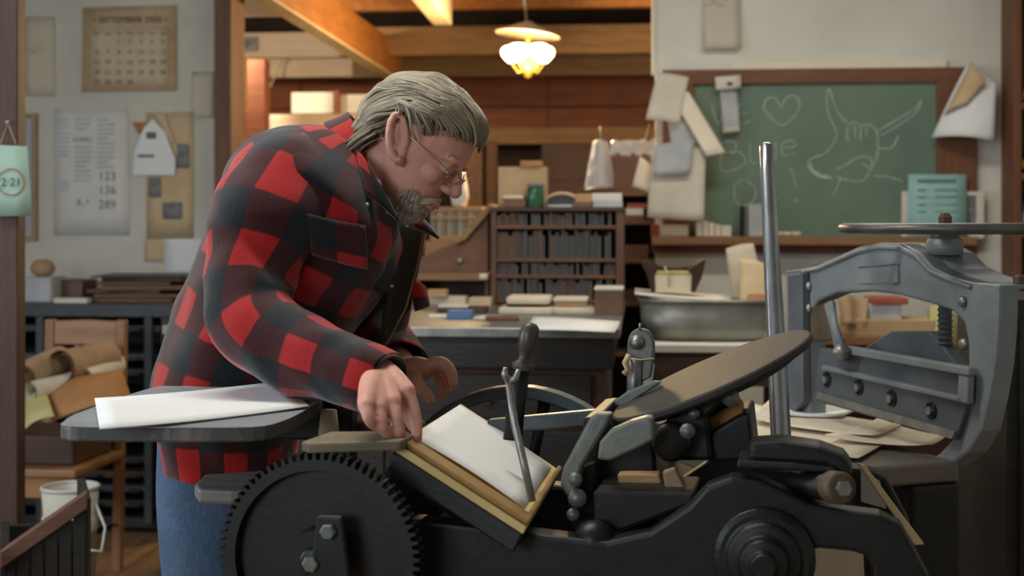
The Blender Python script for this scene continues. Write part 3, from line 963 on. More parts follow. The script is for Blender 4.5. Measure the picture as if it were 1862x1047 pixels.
def bez(pts, n=5, closed=True):
    """round a pixel outline (Catmull-Rom)"""
    out, m = [], len(pts)
    for i in range(m):
        p0, p1, p2, p3 = (V((*pts[(i + k) % m], 0)) for k in (-1, 0, 1, 2))
        for k in range(n):
            t = k / n
            q = .5 * ((2 * p1) + (p2 - p0) * t + (2 * p0 - 5 * p1 + 4 * p2 - p3) * t * t + (3 * p1 - p0 - 3 * p2 + p3) * t ** 3)
            out.append((q.x, q.y))
    return out


base = Q(1150, 1000, 2.0); base.z = 0
press = thing('printing_press', 'black cast iron platen printing press with round ink disc', 'printing press', base, -PB_)
FL = 1.25 * F                                # pixel rows below the horizon per metre of distance


def cast(name, pts, dist, t, m='iron', bev=.006, parent=None, rnd=0):
    pp = bez(pts, rnd) if rnd else pts
    return MB().prism(QP(pp, dist), PN * t).build(name, m, parent or press, bev)


# side frames (near and far)
foot = lambda dist, px: HY + FL / (dist / (((px - CX) / F) * PN.x + PN.y))
side = [(640, 985), (700, 944), (760, 946), (1100, 986), (1180, 968), (1250, 922), (1285, 884), (1330, 868), (1380, 872), (1425, 892), (1470, 916), (1530, 928),
        (1600, 936), (1640, 956), (1664, 1000), (1690, 1050), (1712, 1300)]
d0 = 1.83
f1 = foot(d0, 1720)
side += [(1790, f1), (1650, f1), (1600, 1300), (1586, 1030), (1576, 1012), (1550, 1004), (1490, 998), (1470, 1004), (1462, 1030), (1440, 1180), (1300, 1290), (980, 1290), (860, 1360),
         (800, 1700), (790, foot(d0, 790)), (660, foot(d0, 660)), (650, 1500)]
cast('side_frame', side, d0, .045, 'iron')
o2 = MB().prism([p + PN * .33 for p in QP(side, d0)], PN * .045).build('side_frame', 'iron_dark', press, .006)
# cross members between the frames
for (px, py, r) in ((1400, 950, .02), (720, 1040, .018), (1640, 1250, .018)):
    MB().cyl(Q(px, py, d0), Q(px, py, d0) + PN * .37, r, n=16).build('tie_rod', 'iron', press)
# gear wheel
gc = Q(590, 1008, 1.775)
GM = frame(gc, PX, Z3, -PN) @ Matrix.Scale(.885, 4)
gear = MB()
nt_t = 76
rim_o = []
for i in range(nt_t):
    for f_, r_ in ((0, .150), (.18, .150), (.32, .160), (.62, .160), (.78, .150)):
        a = 2 * pi * (i + f_) / nt_t
        rim_o.append((r_ * cos(a), r_ * sin(a)))
n_ = len(rim_o)
rs = []
for z_ in (.0, .03):
    rs.append([GM @ V((x, y, z_)) for x, y in rim_o])
ang = [math.atan2(y, x) for x, y in rim_o]
rs.append([GM @ V((.134 * cos(a), .134 * sin(a), .03)) for a in ang])
rs.append([GM @ V((.131 * cos(a), .131 * sin(a), .012)) for a in ang])
rs.append([GM @ V((.048 * cos(a), .048 * sin(a), .012)) for a in ang])
rs.append([GM @ V((.045 * cos(a), .045 * sin(a), .038)) for a in ang])
rs.append([GM @ V((.002 * cos(a), .002 * sin(a), .038)) for a in ang])
gear.rings(rs, smooth=False)
gw = gear.build('gear_wheel', 'iron_dark', press)
MB().lathe([(.022, .038), (.022, .05), (.019, .053), (.001, .053)], GM, 20).build('hub', 'iron', gw)
MB().lathe([(.013, .053), (.013, .064), (.011, .066), (.001, .066)], GM, 6, smooth=False).build('nut', 'iron_green', gw)
hb = frame(Q(604, 962, 1.735), PX, Z3, -PN)
MB().prism([hb @ V(p) for p in ((-.018, .02, 0), (.018, .02, 0), (.03, -.07, 0), (-.03, -.07, 0))], -PN * .012).build('crank_arm', 'iron', press, .004)
MB().lathe([(.011, .0), (.011, .02), (.009, .022), (.001, .022)], hb, 6, smooth=False).build('crank_nut', 'iron_green', press)
# flywheel on the far side
fc = Q(945, 950, 2.36)
FMx = frame(fc, PX, Z3, -PN)
fw = MB()
RF = 250 * fc.y / F
fw.lathe([(RF - .022, -.02), (RF, -.02), (RF, .02), (RF - .022, .02), (RF - .022, -.02)], FMx, 64, smooth=False, cap=False)
fly = fw.build('flywheel', 'iron_rail', press, .003)
for k in range(6):
    a = 2 * pi * k / 6 + .2
    c0, c1 = FMx @ V((.03 * cos(a), .03 * sin(a), 0)), FMx @ V(((RF - .015) * cos(a + .12), (RF - .015) * sin(a + .12), 0))
    MB().tube([c0, c0.lerp(c1, .5) + Z3 * .006, c1], [.014, .010, .012], 10, flat=.6, up=PN).build('spoke', 'iron', fly)
MB().lathe([(.035, -.03), (.035, .03), (.001, .03)], FMx, 20).build('hub', 'iron', fly)
MB().cyl(fc, Q(945, 950, d0), .014, n=14).build('main_shaft', 'iron', press)

# feed board on the operator's side
ZB = .976
out = bez([(118, 766), (150, 749), (273, 707), (330, 703), (450, 700), (585, 700), (604, 708), (590, 722), (556, 746), (515, 766), (460, 777), (300, 778), (128, 776)], 4)
top = [PZ(x, y, ZB) for x, y in out]
fb = MB().prism(top, V((0, 0, -.019))).build('feed_board', 'board_edge', press, .003)
MB().prism([p + V((0, 0, .0012)) for p in top], V((0, 0, -.0012))).build('lit_top', 'board_top_lit', fb)  # thin top sheet carrying the lit tone of the board
MB().prism(QP([(470, 800), (600, 716), (640, 716), (640, 880), (600, 930), (585, 900), (590, 800)], 2.02), PN * .03).build('board_bracket', 'iron_dark', press, .004)
MB().tube([Q(598, 745, 1.98), Q(598, 790, 1.98)], [.012, .016], 14).build('bracket_bolt', 'slab_cream', press)
# worn lower board left of the gear
MB().prism([PZ(x, y, .868) for x, y in ((354, 880), (372, 862), (520, 852), (600, 880), (600, 890), (420, 892), (362, 890))], V((0, 0, -.02))).build('lower_board', 'grey_wood', press, .004)
MB().prism(QP([(400, 905), (560, 905), (560, 950), (470, 960)], 1.98), PN * .05).build('lower_bracket', 'iron_dark', press, .004)
# pale wooden board behind the gear top
MB().prism([PZ(x, y, .950) for x, y in ((548, 802), (600, 784), (740, 782), (752, 790), (728, 801), (560, 806))], V((0, 0, -.014))).build('wooden_rest', 'worn_board', press, .003)
cast('rest_block', [(625, 762), (760, 770), (760, 800), (640, 800)], 2.06, .05, 'rust')

# platen: inclined plate, tympan packing, clamp bail
pn0, pn1 = P(722, 806, 1.90), P(958, 958, 1.82)       # near edge, top -> bottom
pf0, pf1 = P(838, 733, 2.24), P(1020, 856, 2.13)
nrm = (pn1 - pn0).cross(pf0 - pn0).normalized()
if nrm.z < 0:
    nrm = -nrm
quad = [pn0, pn1, pf1, pf0]
MB().prism([p - nrm * .012 for p in quad], -nrm * .03).build('platen', 'iron', press, .004)
MB().prism([p - nrm * .0 for p in quad], -nrm * .012).build('tympan', 'tympan', press, .002)
mid = lambda a, b, t: a.lerp(b, t)
MB().prism([pn0 + nrm * .001, pn1 + nrm * .001, mid(pn1, pf1, .10) + nrm * .001, mid(pn0, pf0, .10) + nrm * .001], nrm * .008).build('tympan_bail', 'tympan_side', press, .003)
MB().prism([mid(pn0, pn1, .96) + nrm * .001, pn1 + nrm * .001, pf1 + nrm * .001, mid(pf0, pf1, .96) + nrm * .001], nrm * .006).build('tympan_bail', 'tympan_side', press, .003)
# under-platen arms
cast('platen_arm', [(760, 850), (790, 846), (960, 975), (940, 990), (880, 985), (770, 905)], 1.90, .03, 'iron')
cast('platen_arm', [(690, 862), (730, 850), (800, 920), (790, 950), (740, 940)], 1.94, .04, 'iron_dark')
# rail, arms and bed
cast('bed_rail', [(884, 764), (1100, 744), (1112, 750), (1104, 774), (890, 790)], 2.12, .025, 'iron_rail', .004)
cast('bed_arm', [(1072, 760), (1086, 752), (1112, 752), (1106, 770), (1058, 850), (1046, 900), (1030, 904), (1018, 880), (1024, 850)], 1.90, .03, 'iron_green', .005)
cast('bed_arm', [(1056, 850), (1080, 840), (1085, 960), (1040, 975), (1030, 905)], 1.93, .03, 'iron', .005)
for (px, py, r) in ((1046, 872, .010), (1050, 905, .013), (1042, 935, .009)):
    MB().cyl(Q(px, py, 1.88), Q(px, py, 1.93), r, n=12).build('pin', 'iron_green', press)
cast('bed_cheek', [(1086, 836), (1090, 804), (1108, 783), (1146, 766), (1178, 757), (1187, 762), (1189, 800), (1160, 815), (1110, 838)], 1.87, .03, 'iron_green', .005)
cast('bed', [(1085, 800), (1190, 800), (1200, 965), (1085, 975)], 2.0, .18, 'iron', .006)
cast('bed_ledge', [(1078, 893), (1262, 897), (1262, 915), (1078, 985)], 1.885, .13, 'iron', .004)
cast('bed_back', [(1060, 760), (1090, 756), (1090, 960), (1060, 975)], 1.98, .22, 'iron_dark', .004)
MB().ball(Q(1080, 985, 1.86), (.03, .03, .03)).build('boss', 'iron', press)
# ink disc: tilted towards the operator
dc = P(1290, 678, 2.08)
ta = radians(23.5)
du = (PX * cos(ta) + Z3 * sin(ta)).normalized()
dv = (PN * cos(radians(4)) + (Z3 * cos(ta) - PX * sin(ta)) * sin(radians(4))).normalized()
dn_ = du.cross(dv).normalized()
DM = frame(dc, du, dv, dn_)
RD = .163
MB().lathe([(.001, -.014), (RD - .006, -.014), (RD, -.010), (RD, -.003), (RD - .003, 0), (.001, 0)], DM, 72, smooth=False).build('ink_disc', 'disc_metal', press, .001)
MB().lathe([(.02, -.06), (.025, -.05), (.03, -.02), (.10, -.014)], DM, 24).build('disc_spindle', 'iron_dark', press)
MB().lathe([(.118, -.024), (.128, -.024), (.128, -.014), (.118, -.014), (.118, -.024)], DM, 40, smooth=False, cap=False).build('ratchet_ring', 'iron_dark', press)
# rim plate of the disc bracket showing behind its left end
cast('disc_guard', [(1112, 748), (1118, 728), (1140, 712), (1190, 692), (1205, 694), (1150, 730), (1130, 752)], 2.14, .012, 'iron_green', .003)
# disc bracket and ratchet
cast('disc_bracket', [(1198, 790), (1212, 764), (1250, 738), (1300, 716), (1318, 704), (1336, 708), (1338, 724), (1306, 742), (1286, 760), (1296, 838), (1205, 838)], 1.98, .05, 'iron', .008)
MB().cyl(Q(1328, 722, 1.97), Q(1328, 722, 2.05), .013, n=18).build('roller_boss', 'iron_green', press)
MB().cyl(Q(1250, 784, 1.93), Q(1250, 784, 1.99), .011, n=14).build('bracket_pin', 'iron_green', press)
MB().cyl(Q(1262, 752, 1.96), Q(1262, 752, 1.99), .008, n=12).build('bracket_pin', 'iron_green', press)
MB().lathe([(.028, 0), (.028, .02), (.02, .025), (.001, .025)], frame(Q(1222, 800, 1.97), PX, Z3, -PN), 20).build('ratchet_wheel', 'iron', press)
cast('wood_packing', [(1286, 762), (1340, 728), (1350, 738), (1352, 770), (1292, 788)], 2.03, .05, 'kraft', .003)
cast('housing', [(1288, 790), (1340, 758), (1364, 750), (1374, 838), (1290, 842)], 2.0, .16, 'iron', .006)
# frame top rail with rounded rear end
cast('top_rail', [(1360, 806), (1420, 802), (1490, 812), (1535, 828), (1552, 848), (1548, 872), (1530, 868), (1500, 850), (1440, 846), (1360, 842)], 1.84, .07, 'iron', .012)
cast('rail_lip', [(1340, 838), (1440, 842), (1520, 852), (1520, 862), (1440, 856), (1340, 852)], 1.83, .10, 'iron_dark', .004)
MB().cyl(P(1380, 868, 2.02), P(1528, 888, 1.74), .017, n=22).build('rear_shaft', 'iron_dark', press)
SM = axis_frame(P(1526, 887, 1.745), P(1528, 888, 1.74) - P(1380, 868, 2.02))
MB().lathe([(.021, -.02), (.021, .004), (.018, .008), (.012, .008), (.001, .008)], SM, 24).build('shaft_collar', 'rust', press)
MB().lathe([(.010, .008), (.010, .018), (.001, .018)], SM, 6, smooth=False).build('shaft_nut', 'steel_dull', press)
MB().prism([P(1440, 905, 1.9), P(1500, 896, 1.85), P(1505, 908, 1.85), P(1440, 920, 1.9)], V((0, .1, 0))).build('red_wedge', 'rust', press)
# main bearing near side
HM = frame(Q(1390, 1012, 1.83), PX, Z3, -PN)
MB().lathe([(.066, 0), (.066, .012), (.058, .018), (.05, .018), (.046, .026), (.034, .028), (.03, .045), (.018, .047), (.016, .058), (.001, .058)], HM, 36, smooth=False).build('main_bearing', 'iron', press, .002)
# grippers, lever and roller saddle
gp = [P(924, 690, 1.90), P(936, 770, 1.89), P(952, 840, 1.88), P(968, 912, 1.87)]
MB().tube(gp, [.0048, .0055, .0055, .005], 10, flat=.6, up=V((0, 1, 0))).build('gripper', 'steel_dull', press)
MB().tube([P(924, 690, 1.90), P(917, 680, 1.90), P(919, 668, 1.90)], [.0052, .0046, .003], 8).build('gripper_fork', 'steel_dull', press)
MB().tube([P(926, 692, 1.90), P(938, 688, 1.90), P(943, 672, 1.90)], [.0052, .0046, .003], 8).build('gripper_fork', 'steel_dull', press)
lv0, lv1 = P(950, 668, 2.0), P(967, 586, 2.0)
LM = axis_frame(lv0, lv1 - lv0)
LL = (lv1 - lv0).length
MB().tube([P(932, 800, 2.0), P(938, 735, 2.0), lv0], [.014, .0135, .0125], 10, flat=.5, up=V((0, 1, 0))).build('throw_off_lever', 'iron', press)
hp_ = [(.0125, -.004), (.0165, 0), (.0165, .005), (.0095, .010), (.0085, .016), (.0105, .024), (.0135, LL * .5), (.0145, LL * .72), (.0125, LL * .9), (.007, LL * .985), (.001, LL)]
MB().lathe(hp_, LM, 20).build('lever_handle', 'lever_wood', press)
sad = bez([(1140, 625), (1148, 604), (1165, 597), (1182, 604), (1190, 626), (1188, 660), (1180, 690), (1150, 690), (1142, 660)], 4)
MB().prism(QP(sad, 2.24), PN * .014).build('roller_saddle', 'iron_green', press, .004)
MB().lathe([(.012, 0), (.012, .008), (.007, .010), (.007, .018), (.001, .018)], frame(Q(1158, 622, 2.24), PX, Z3, -PN), 16).build('saddle_bolt', 'steel_dull', press)
MB().tube([Q(1155, 650, 2.24), Q(1153, 700, 2.24), Q(1150, 760, 2.24)], [.013, .012, .012], 12).build('saddle_spring', 'steel_dull', press)
MB().tube([Q(1182, 660, 2.25), Q(1176, 700, 2.25), Q(1172, 760, 2.25)], [.008, .01, .01], 10).build('saddle_rod', 'slab_cream', press)
MB().tube([Q(1144, 645, 2.225), Q(1136, 660, 2.22), Q(1142, 672, 2.22), Q(1134, 680, 2.22)], .005, 6).build('saddle_rag', 'string', press)
MB().tube([Q(1142, 652, 2.222), Q(1165, 654, 2.222), Q(1189, 652, 2.222)], .0015, 5).build('saddle_string', 'string', press)
MB().cyl(Q(1163, 600, 2.24), Q(1164, 588, 2.24), .0025, n=6).build('saddle_pin', 'steel_dull', press)
# paper and wood caught in the works
tag(MB().prism(QP([(1122, 862), (1198, 862), (1206, 892), (1126, 891)], 1.955), PN * .03).build('wood_block', 'oak', bevel=.003), 'tan wooden block lodged in the press bed', 'block')
tag(MB().prism(QP([(1204, 858), (1226, 850), (1248, 893), (1210, 892)], 1.93), PN * .02).build('wood_block', 'kraft_roll', bevel=.003), 'brown wooden wedge beside the tan block in the press', 'block')
tag(MB().prism([P(1560, 842, 2.0), P(1574, 846, 2.0), P(1682, 990, 1.93), P(1664, 992, 1.93)], V((0, .012, 0))).build('wood_strip', 'paper_tan', bevel=.002), 'thin pale wooden strip leaning behind the press', 'strip')
tag(MB().prism([P(1566, 852, 2.06), P(1600, 874, 2.06), P(1612, 925, 2.06), P(1566, 912, 2.06)], V((0, .003, 0))).build('blue_card', 'paper_grey'), 'bluish grey card behind the leaning wooden strip', 'card')

# sheets on the press
sq = [P(762, 785, 1.945) , P(932, 905, 1.865), P(992, 850, 2.09), P(834, 741, 2.205)]
sq = [mid(mid(pn0, pf0, a), mid(pn1, pf1, a), b) + nrm * .002 for a, b in ((.16, .02), (.18, .92), (.94, .92), (.95, .01))]
o = MB().sheet(sq, .0012, 8, 8, lambda a, b: .004 * sin(pi * a)).build('printing_sheet', 'paper_white')
tag(o, 'cream-white sheet lying on the open press platen', 'paper')
zs = ZB + .003
sq = [PZ(181, 783, zs + .004), PZ(562, 741, zs), PZ(512, 695, zs + .003), PZ(172, 727, zs + .001)]
o = MB().sheet(sq, .0012, 12, 6, lambda a, b: .005 * (1 - sin(pi * min(a * 1.4, 1))) if False else .003 * (2 * a - 1) ** 2).build('blank_sheet', 'paper_white')
tag(o, 'long blank white sheet lying on the feed board', 'paper')
# ================================================================ lever paper cutter
CL, CR = V((.665, 3.15, 0)), V((.885, 2.5, 0))
CW = (CR - CL).normalized()                # along the cutter's width, away -> near
CN = V((CW.y, -CW.x, 0))                   # its front, towards the left of the picture
if CN.x > 0:
    CN = -CN
CNI = -CN                                  # into the casting
cd_ = CL.dot(CNI)


def C(px, py, off=0.):
    """point of the cutter's front plane (moved forward by off)"""
    dist = cd_ - off
    return on_plane(px, py, CNI, dist)


ZT = .79
cb_ = (CL + CR) / 2
cut = thing('paper_cutter', 'grey cast iron lever paper cutter with a handwheel on top', 'paper cutter', cb_)
outer = [(1432, 800), (1428, 492), (1460, 488), (1487, 482), (1533, 461), (1560, 449), (1601, 441), (1640, 443), (1672, 460), (1695, 486), (1725, 501), (1762, 513), (1817, 518), (1815, 600),
         (1810, 660), (1799, 724), (1785, 783), (1762, 822), (1730, 846), (1685, 852)]
inner = [(1668, 846), (1707, 824), (1734, 795), (1748, 760), (1757, 704), (1760, 660), (1759, 618), (1752, 586), (1730, 564), (1689, 551), (1634, 536), (1578, 529), (1519, 533), (1487, 547), (1474, 566), (1472, 610), (1472, 800)]
MB().prism([C(x, y) for x, y in outer + inner], CNI * .045).build('arch_frame', 'cutter_grey', cut, .006)
fl_t = outer[1:13]
MB().prism([C(x, y) for x, y in fl_t] + [C(x, y + 9) for x, y in reversed(fl_t)], CNI * .13).build('top_flange', 'cutter_grey', cut, .003)
# raised rim along the arch and name panel
rim = [(1460, 494), (1487, 489), (1533, 469), (1560, 457), (1601, 449), (1638, 451), (1666, 466), (1690, 492), (1725, 508), (1765, 521)]
MB().tube([C(x, y, .002) for x, y in rim], .005, 8).build('arch_rim', 'cutter_grey', cut)
MB().prism([C(x, y, .0) for x, y in ((1560, 486), (1634, 480), (1634, 514), (1562, 516))], CN * .003).build('name_panel', 'cutter_grey', cut, .001)
# raised lettering worn away to a frame line on the panel
MB().tube([C(x, y, .004) for x, y in ((1560, 486), (1634, 480), (1634, 514), (1624, 517))], .0016, 6).build('panel_line', 'cutter_shade', cut)
# caps and bolts
for (x, y) in ((1443, 488), (1806, 510)):
    c = C(x, y) + CNI * .06
    MB().lathe([(.014, -.006), (.014, .006), (.008, .010), (.001, .010)], Matrix.Translation(c), 6, smooth=False).build('cap_nut', 'rust', cut)
for (x, y) in ((1472, 520), (1472, 560), (1752, 548), (1754, 625)):
    MB().lathe([(.011, 0), (.011, .006), (.006, .010), (.001, .010)], axis_frame(C(x, y, .0), CN), 14).build('bolt', 'steel_dull', cut)
# darker plate standing for the shade inside the left column
MB().prism([C(x, y, .001) for x, y in ((1446, 500), (1472, 496), (1474, 730), (1446, 760))], CN * .02).build('left_shade_plate', 'cutter_shade', cut, .003)
MB().prism([C(x, y, .0) for x, y in ((1472, 560), (1506, 548), (1512, 618), (1472, 620))], CNI * .02).build('guide_web', 'rust', cut, .003)
MB().tube([C(1508, 552, .02), C(1516, 590, .024), C(1530, 640, .026)], [.016, .013, .018], 14, flat=.6, up=CN).build('knife_link', 'cutter_grey', cut)
MB().cyl(C(1530, 640, .0), C(1530, 640, .05), .018, n=16).build('link_pin', 'steel_dull', cut)
# knife bar: rails, web, knife plate, bolts
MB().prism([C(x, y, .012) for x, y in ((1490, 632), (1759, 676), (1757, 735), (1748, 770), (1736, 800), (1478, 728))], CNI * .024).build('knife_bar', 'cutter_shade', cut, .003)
MB().prism([C(x, y, .03) for x, y in ((1535, 628), (1761, 668), (1761, 684), (1535, 643))], CNI * .02).build('upper_rail', 'cutter_grey', cut, .004)
MB().prism([C(x, y, .026) for x, y in ((1494, 663), (1748, 722), (1748, 732), (1492, 672))], CNI * .016).build('lower_rail', 'cutter_grey', cut, .003)
MB().prism([C(x, y, .026) for x, y in ((1742, 680), (1760, 684), (1758, 735), (1740, 730))], CNI * .016).build('end_rail', 'cutter_grey', cut, .003)
MB().prism([C(x, y, .018) for x, y in ((1486, 712), (1736, 784), (1730, 798), (1482, 724))], CNI * .008).build('knife_blade', 'steel_dull', cut)
for (x, y) in ((1504, 690), (1562, 704), (1622, 724), (1694, 746)):
    M_ = axis_frame(C(x, y, .012), CN)
    h = MB().lathe([(.017, 0), (.017, .003), (.014, .004), (.013, .001), (.001, .001)], M_, 20).build('bolt_recess', 'iron_dark', cut)
    MB().lathe([(.009, .001), (.009, .009), (.001, .010)], M_, 6, smooth=False).build('bolt_head', 'steel_dull', h)
# clamp and screw
wc = C(1672, 415); wc = P(1672, 415, wc.y) + CNI * .06
sx = wc.copy()
MB().cyl(V((sx.x, sx.y, 1.0)), V((sx.x, sx.y, wc.z)), .013, n=14).build('clamp_screw', 'cutter_shade', cut)
for k in range(14):
    z = 1.005 + k * .011
    MB().torus(Matrix.Translation((sx.x, sx.y, z)), .0135, .0022, 16, 6).build('screw_thread', 'cutter_shade', cut)
cm = [C(x, y, -.05) for x, y in ((1512, 652), (1556, 640), (1600, 614), (1620, 602), (1690, 602), (1712, 625), (1745, 672), (1745, 700), (1512, 672))]
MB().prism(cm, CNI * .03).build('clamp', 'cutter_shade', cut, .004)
# handwheel
WM = Matrix.Translation(wc)
MB().torus(WM, .196, .0125, 64, 14, .85).build('handwheel', 'wheel_iron', cut)
hw = COL.objects[-1]
for k in range(5):
    a = 2 * pi * k / 5 + .4
    MB().tube([wc + V((cos(a) * .02, sin(a) * .02, -.004)), wc + V((cos(a) * .1, sin(a) * .1, -.006)), wc + V((cos(a) * .19, sin(a) * .19, 0))], [.012, .009, .010], 10, flat=.7).build('spoke', 'wheel_iron', hw)
MB().lathe([(.022, -.04), (.030, -.02), (.028, .006), (.018, .01), (.001, .01)], WM, 20).build('hub', 'wheel_iron', hw)
MB().lathe([(.013, .01), (.014, .022), (.009, .03), (.001, .031)], WM, 6, smooth=False).build('hub_nut', 'rust', hw)
MB().lathe([(.035, -.03), (.035, 0), (.024, .004), (.001, .004)], Matrix.Translation((sx.x, sx.y, C(1640, 446).z + .012)), 20).build('screw_boss', 'cutter_grey', cut)
# table: slab on both sides of the frame
def T(a, b, z=ZT):                                          # a along the width from CL, b forward
    p = CL + CW * a + CN * b
    return V((p.x, p.y, z))


tb = []
for i in range(7):
    t = i / 6 * pi / 2
    tb.append((.50 + .06 * sin(t), .35 + .06 * cos(t)))
pts = [T(-.35, .41), *[T(a, b) for a, b in tb], T(.56, -.01), T(-.35, -.01)]
MB().prism(pts, V((0, 0, -.04))).build('table', 'cutter_table', cut, .006)
# legs and braces
for a in (-.25, .53):
    MB().prism([T(a - .035, .10, .75), T(a + .035, .10, .75), T(a + .035, -.01, .75), T(a - .035, -.01, .75)], V((0, 0, -.75))).build('leg', 'iron_dark', cut, .008)
    a < 0 and MB().prism([T(a - .035, -.04, .75), T(a + .035, -.04, .75), T(a + .035, -.13, .75), T(a - .035, -.13, .75)], V((0, 0, -.75))).build('leg', 'iron_dark', cut, .008)
MB().cyl(T(.53, .10, .12), T(.53, -.42, .60), .018, n=12).build('brace', 'iron_dark', cut)
MB().prism([T(.51, .2, .22), T(.55, .2, .22), T(.55, -.12, .22), T(.51, -.12, .22)], V((0, 0, -.05))).build('stretcher', 'iron_dark', cut, .004)
MB().prism([T(-.2, .15, .26), T(.53, .15, .26), T(.53, .10, .26), T(-.2, .10, .26)], V((0, 0, -.05))).build('stretcher', 'iron_dark', cut, .004)
# long lever
l0, l1 = P(1393, 262, 2.78), P(1421, 815, 2.56)
lm = axis_frame(l1, l0 - l1)
ll = (l0 - l1).length
MB().lathe([(.0195, -.35), (.0195, 0), (.0175, ll * .4), (.0145, ll * .9), (.0135, ll - .006), (.010, ll), (.001, ll + .002)], lm, 24).build('lever', 'steel', cut)

# sheets on the cutter table
def ts(quad, m, label, dz=0., cat='paper', curl=.004, th=.0015):
    q = [PZ(x, y, ZT + .004 + dz) for x, y in quad]
    o = MB().sheet(q, th, 8, 6, lambda a, b: curl * (abs(2 * a - 1) ** 3 + .5 * abs(2 * b - 1) ** 3)).build('loose_sheet', m)
    return tag(o, label, cat, 'sheets on the cutter table')


ts([(1348, 800), (1560, 838), (1640, 790), (1370, 738)], 'paper_cream', 'large cream sheet hanging over the table\'s front edge', 0)
ts([(1500, 800), (1690, 818), (1722, 800), (1600, 768)], 'paper_cream', 'cream sheet with bent corner nearest the curved column', .006, curl=.008)
ts([(1390, 770), (1590, 796), (1640, 775), (1440, 742)], 'paper_cream', 'cream sheet in the middle of the cutter table', .010)
ts([(1360, 762), (1420, 770), (1450, 740), (1400, 730)], 'paper_old', 'small sheet left of the steel lever', .014)
ts([(1425, 754), (1530, 757), (1560, 745), (1440, 728)], 'paper_white', 'bluish white cut sheets on top of the pile', .017, th=.005)
# ================================================================ stone table in the middle and what lies on it
TZ = .94
TV0, TV1 = 3.95, 5.45                       # front and back of the table
ut1 = uz(1128, 598, TV0)[0]
ut0 = ut1 - 1.35
st = thing('stone_table', 'black wooden imposing table with a pale stone top', 'table', R((ut0 + ut1) / 2, 4.7, 0), -YAW)
rbox(ut0, ut1, TV0, TV1, TZ - .03, TZ).build('stone_top', 'steel_dull', st, .004)
rbox(ut0 + .02, ut1 - .02, TV0 + .02, TV1 - .02, TZ - .12, TZ - .03).build('apron', 'black_wood', st, .003)
rbox(ut0 + .04, ut1 - .05, TV0 + .06, TV1 - .05, .08, TZ - .12).build('carcass', 'walnut', st, .003)
for i in range(2):
    for k in range(4):
        z1 = TZ - .14 - k * .165
        ua_ = ut0 + .06 + i * (ut1 - ut0 - .13) / 2
        d = rbox(ua_, ua_ + (ut1 - ut0 - .16) / 2, TV0 + .045, TV0 + .06, z1 - .15, z1).build('drawer', 'black_wood', st, .003)
        c = R(ua_ + (ut1 - ut0 - .16) / 4, TV0 + .035, z1 - .075)
        MB().ball(c, .012).build('knob', 'rust', d)
for (a, b) in ((ut0 + .03, TV0 + .03), (ut1 - .09, TV0 + .03), (ut0 + .03, TV1 - .1), (ut1 - .09, TV1 - .1)):
    rbox(a, a + .06, b, b + .06, 0, .10).build('leg', 'black_wood', st, .003)


def onz(x0, x1, v, depth, z0, h, name, m, label, cat='box', group=None, bev=.003, rot=0.):
    """box standing at height z0 whose front spans pixels x0..x1"""
    ua, ub = uz(x0, 0, v)[0], uz(x1, 0, v)[0]
    c = R((ua + ub) / 2, v + depth / 2, z0)
    M_ = Matrix.Translation(c) @ Matrix.Rotation(-YAW + rot, 4, 'Z')
    mb = MB().box((0, 0, h / 2), (ub - ua, depth, h), M_)
    return tag(mb.build(name, m, bevel=bev), label, cat, group)


# furniture cabinet (rack of spacing strips)
RV = 5.02
ra, rb_ = uz(892, 0, RV)[0], uz(1135, 0, RV)[0]
zt = uz(1000, 377, RV)[1]
rk = thing('spacing_rack', 'dark wooden rack filled with rows of spacing strips on the stone table', 'rack', R((ra + rb_) / 2, RV, TZ), -YAW)
rbox(ra, ra + .022, RV, RV + .17, TZ, zt).build('side_panel', 'rack_wood_up', rk, .002)
rbox(rb_ - .03, rb_, RV, RV + .17, TZ, zt).build('side_panel', 'rack_wood_up', rk, .002)
rbox(ra - .006, rb_ + .004, RV - .008, RV + .17, zt - .014, zt).build('top_board', 'walnut', rk, .002)
rbox(ra + .02, rb_ - .03, RV + .15, RV + .165, TZ, zt - .01).build('back_panel', 'walnut', rk)
rowy = [(387, 410), (417, 470), (478, 500), (506, 545)]
rows_z = []
for i, (y0, y1) in enumerate(rowy):
    z1, z0 = uz(1000, y0, RV)[1], uz(1000, y1, RV)[1]
    z0 = max(z0, TZ + .012)
    rows_z.append((z0, z1))
    rbox(ra + .022, rb_ - .03, RV - .003, RV + .15, z0 - .012, z0).build('shelf_board', 'rack_wood', rk, .0015)
random.seed(5)
names = ('top', 'second', 'third', 'bottom')
ORD = 'one two three four five six seven eight nine ten eleven twelve thirteen fourteen fifteen sixteen seventeen eighteen nineteen twenty'.split()
ORD += ['twenty-' + k for k in ORD[:9]] + ['thirty'] + ['thirty-' + k for k in ORD[:9]] + ['forty'] + ['forty-' + k for k in ORD[:9]]
for i, (z0, z1) in enumerate(rows_z):
    u = ra + .025
    cnt = -1
    while u < rb_ - .046:
        w_ = random.choice((.012, .012, .014, .009))
        if random.random() < .09:
            u += w_
            continue
        hh = (z1 - z0) * random.choice((.97, .95, .9, .97, .78))
        o = rbox(u, u + w_ - .0015, RV + random.uniform(.003, .014), RV + .14, z0, z0 + hh).build('spacing_strip', 'strip_wood' if (u < ra + .10 and i < 2) or random.random() < .1 else 'strip_metal')
        cnt += 1
        tag(o, 'dark spacing strip in the rack\'s %s row, number %s from the left' % (names[i], ORD[cnt]), 'spacing strip', 'spacing strips in the %s row' % names[i])
        u += w_
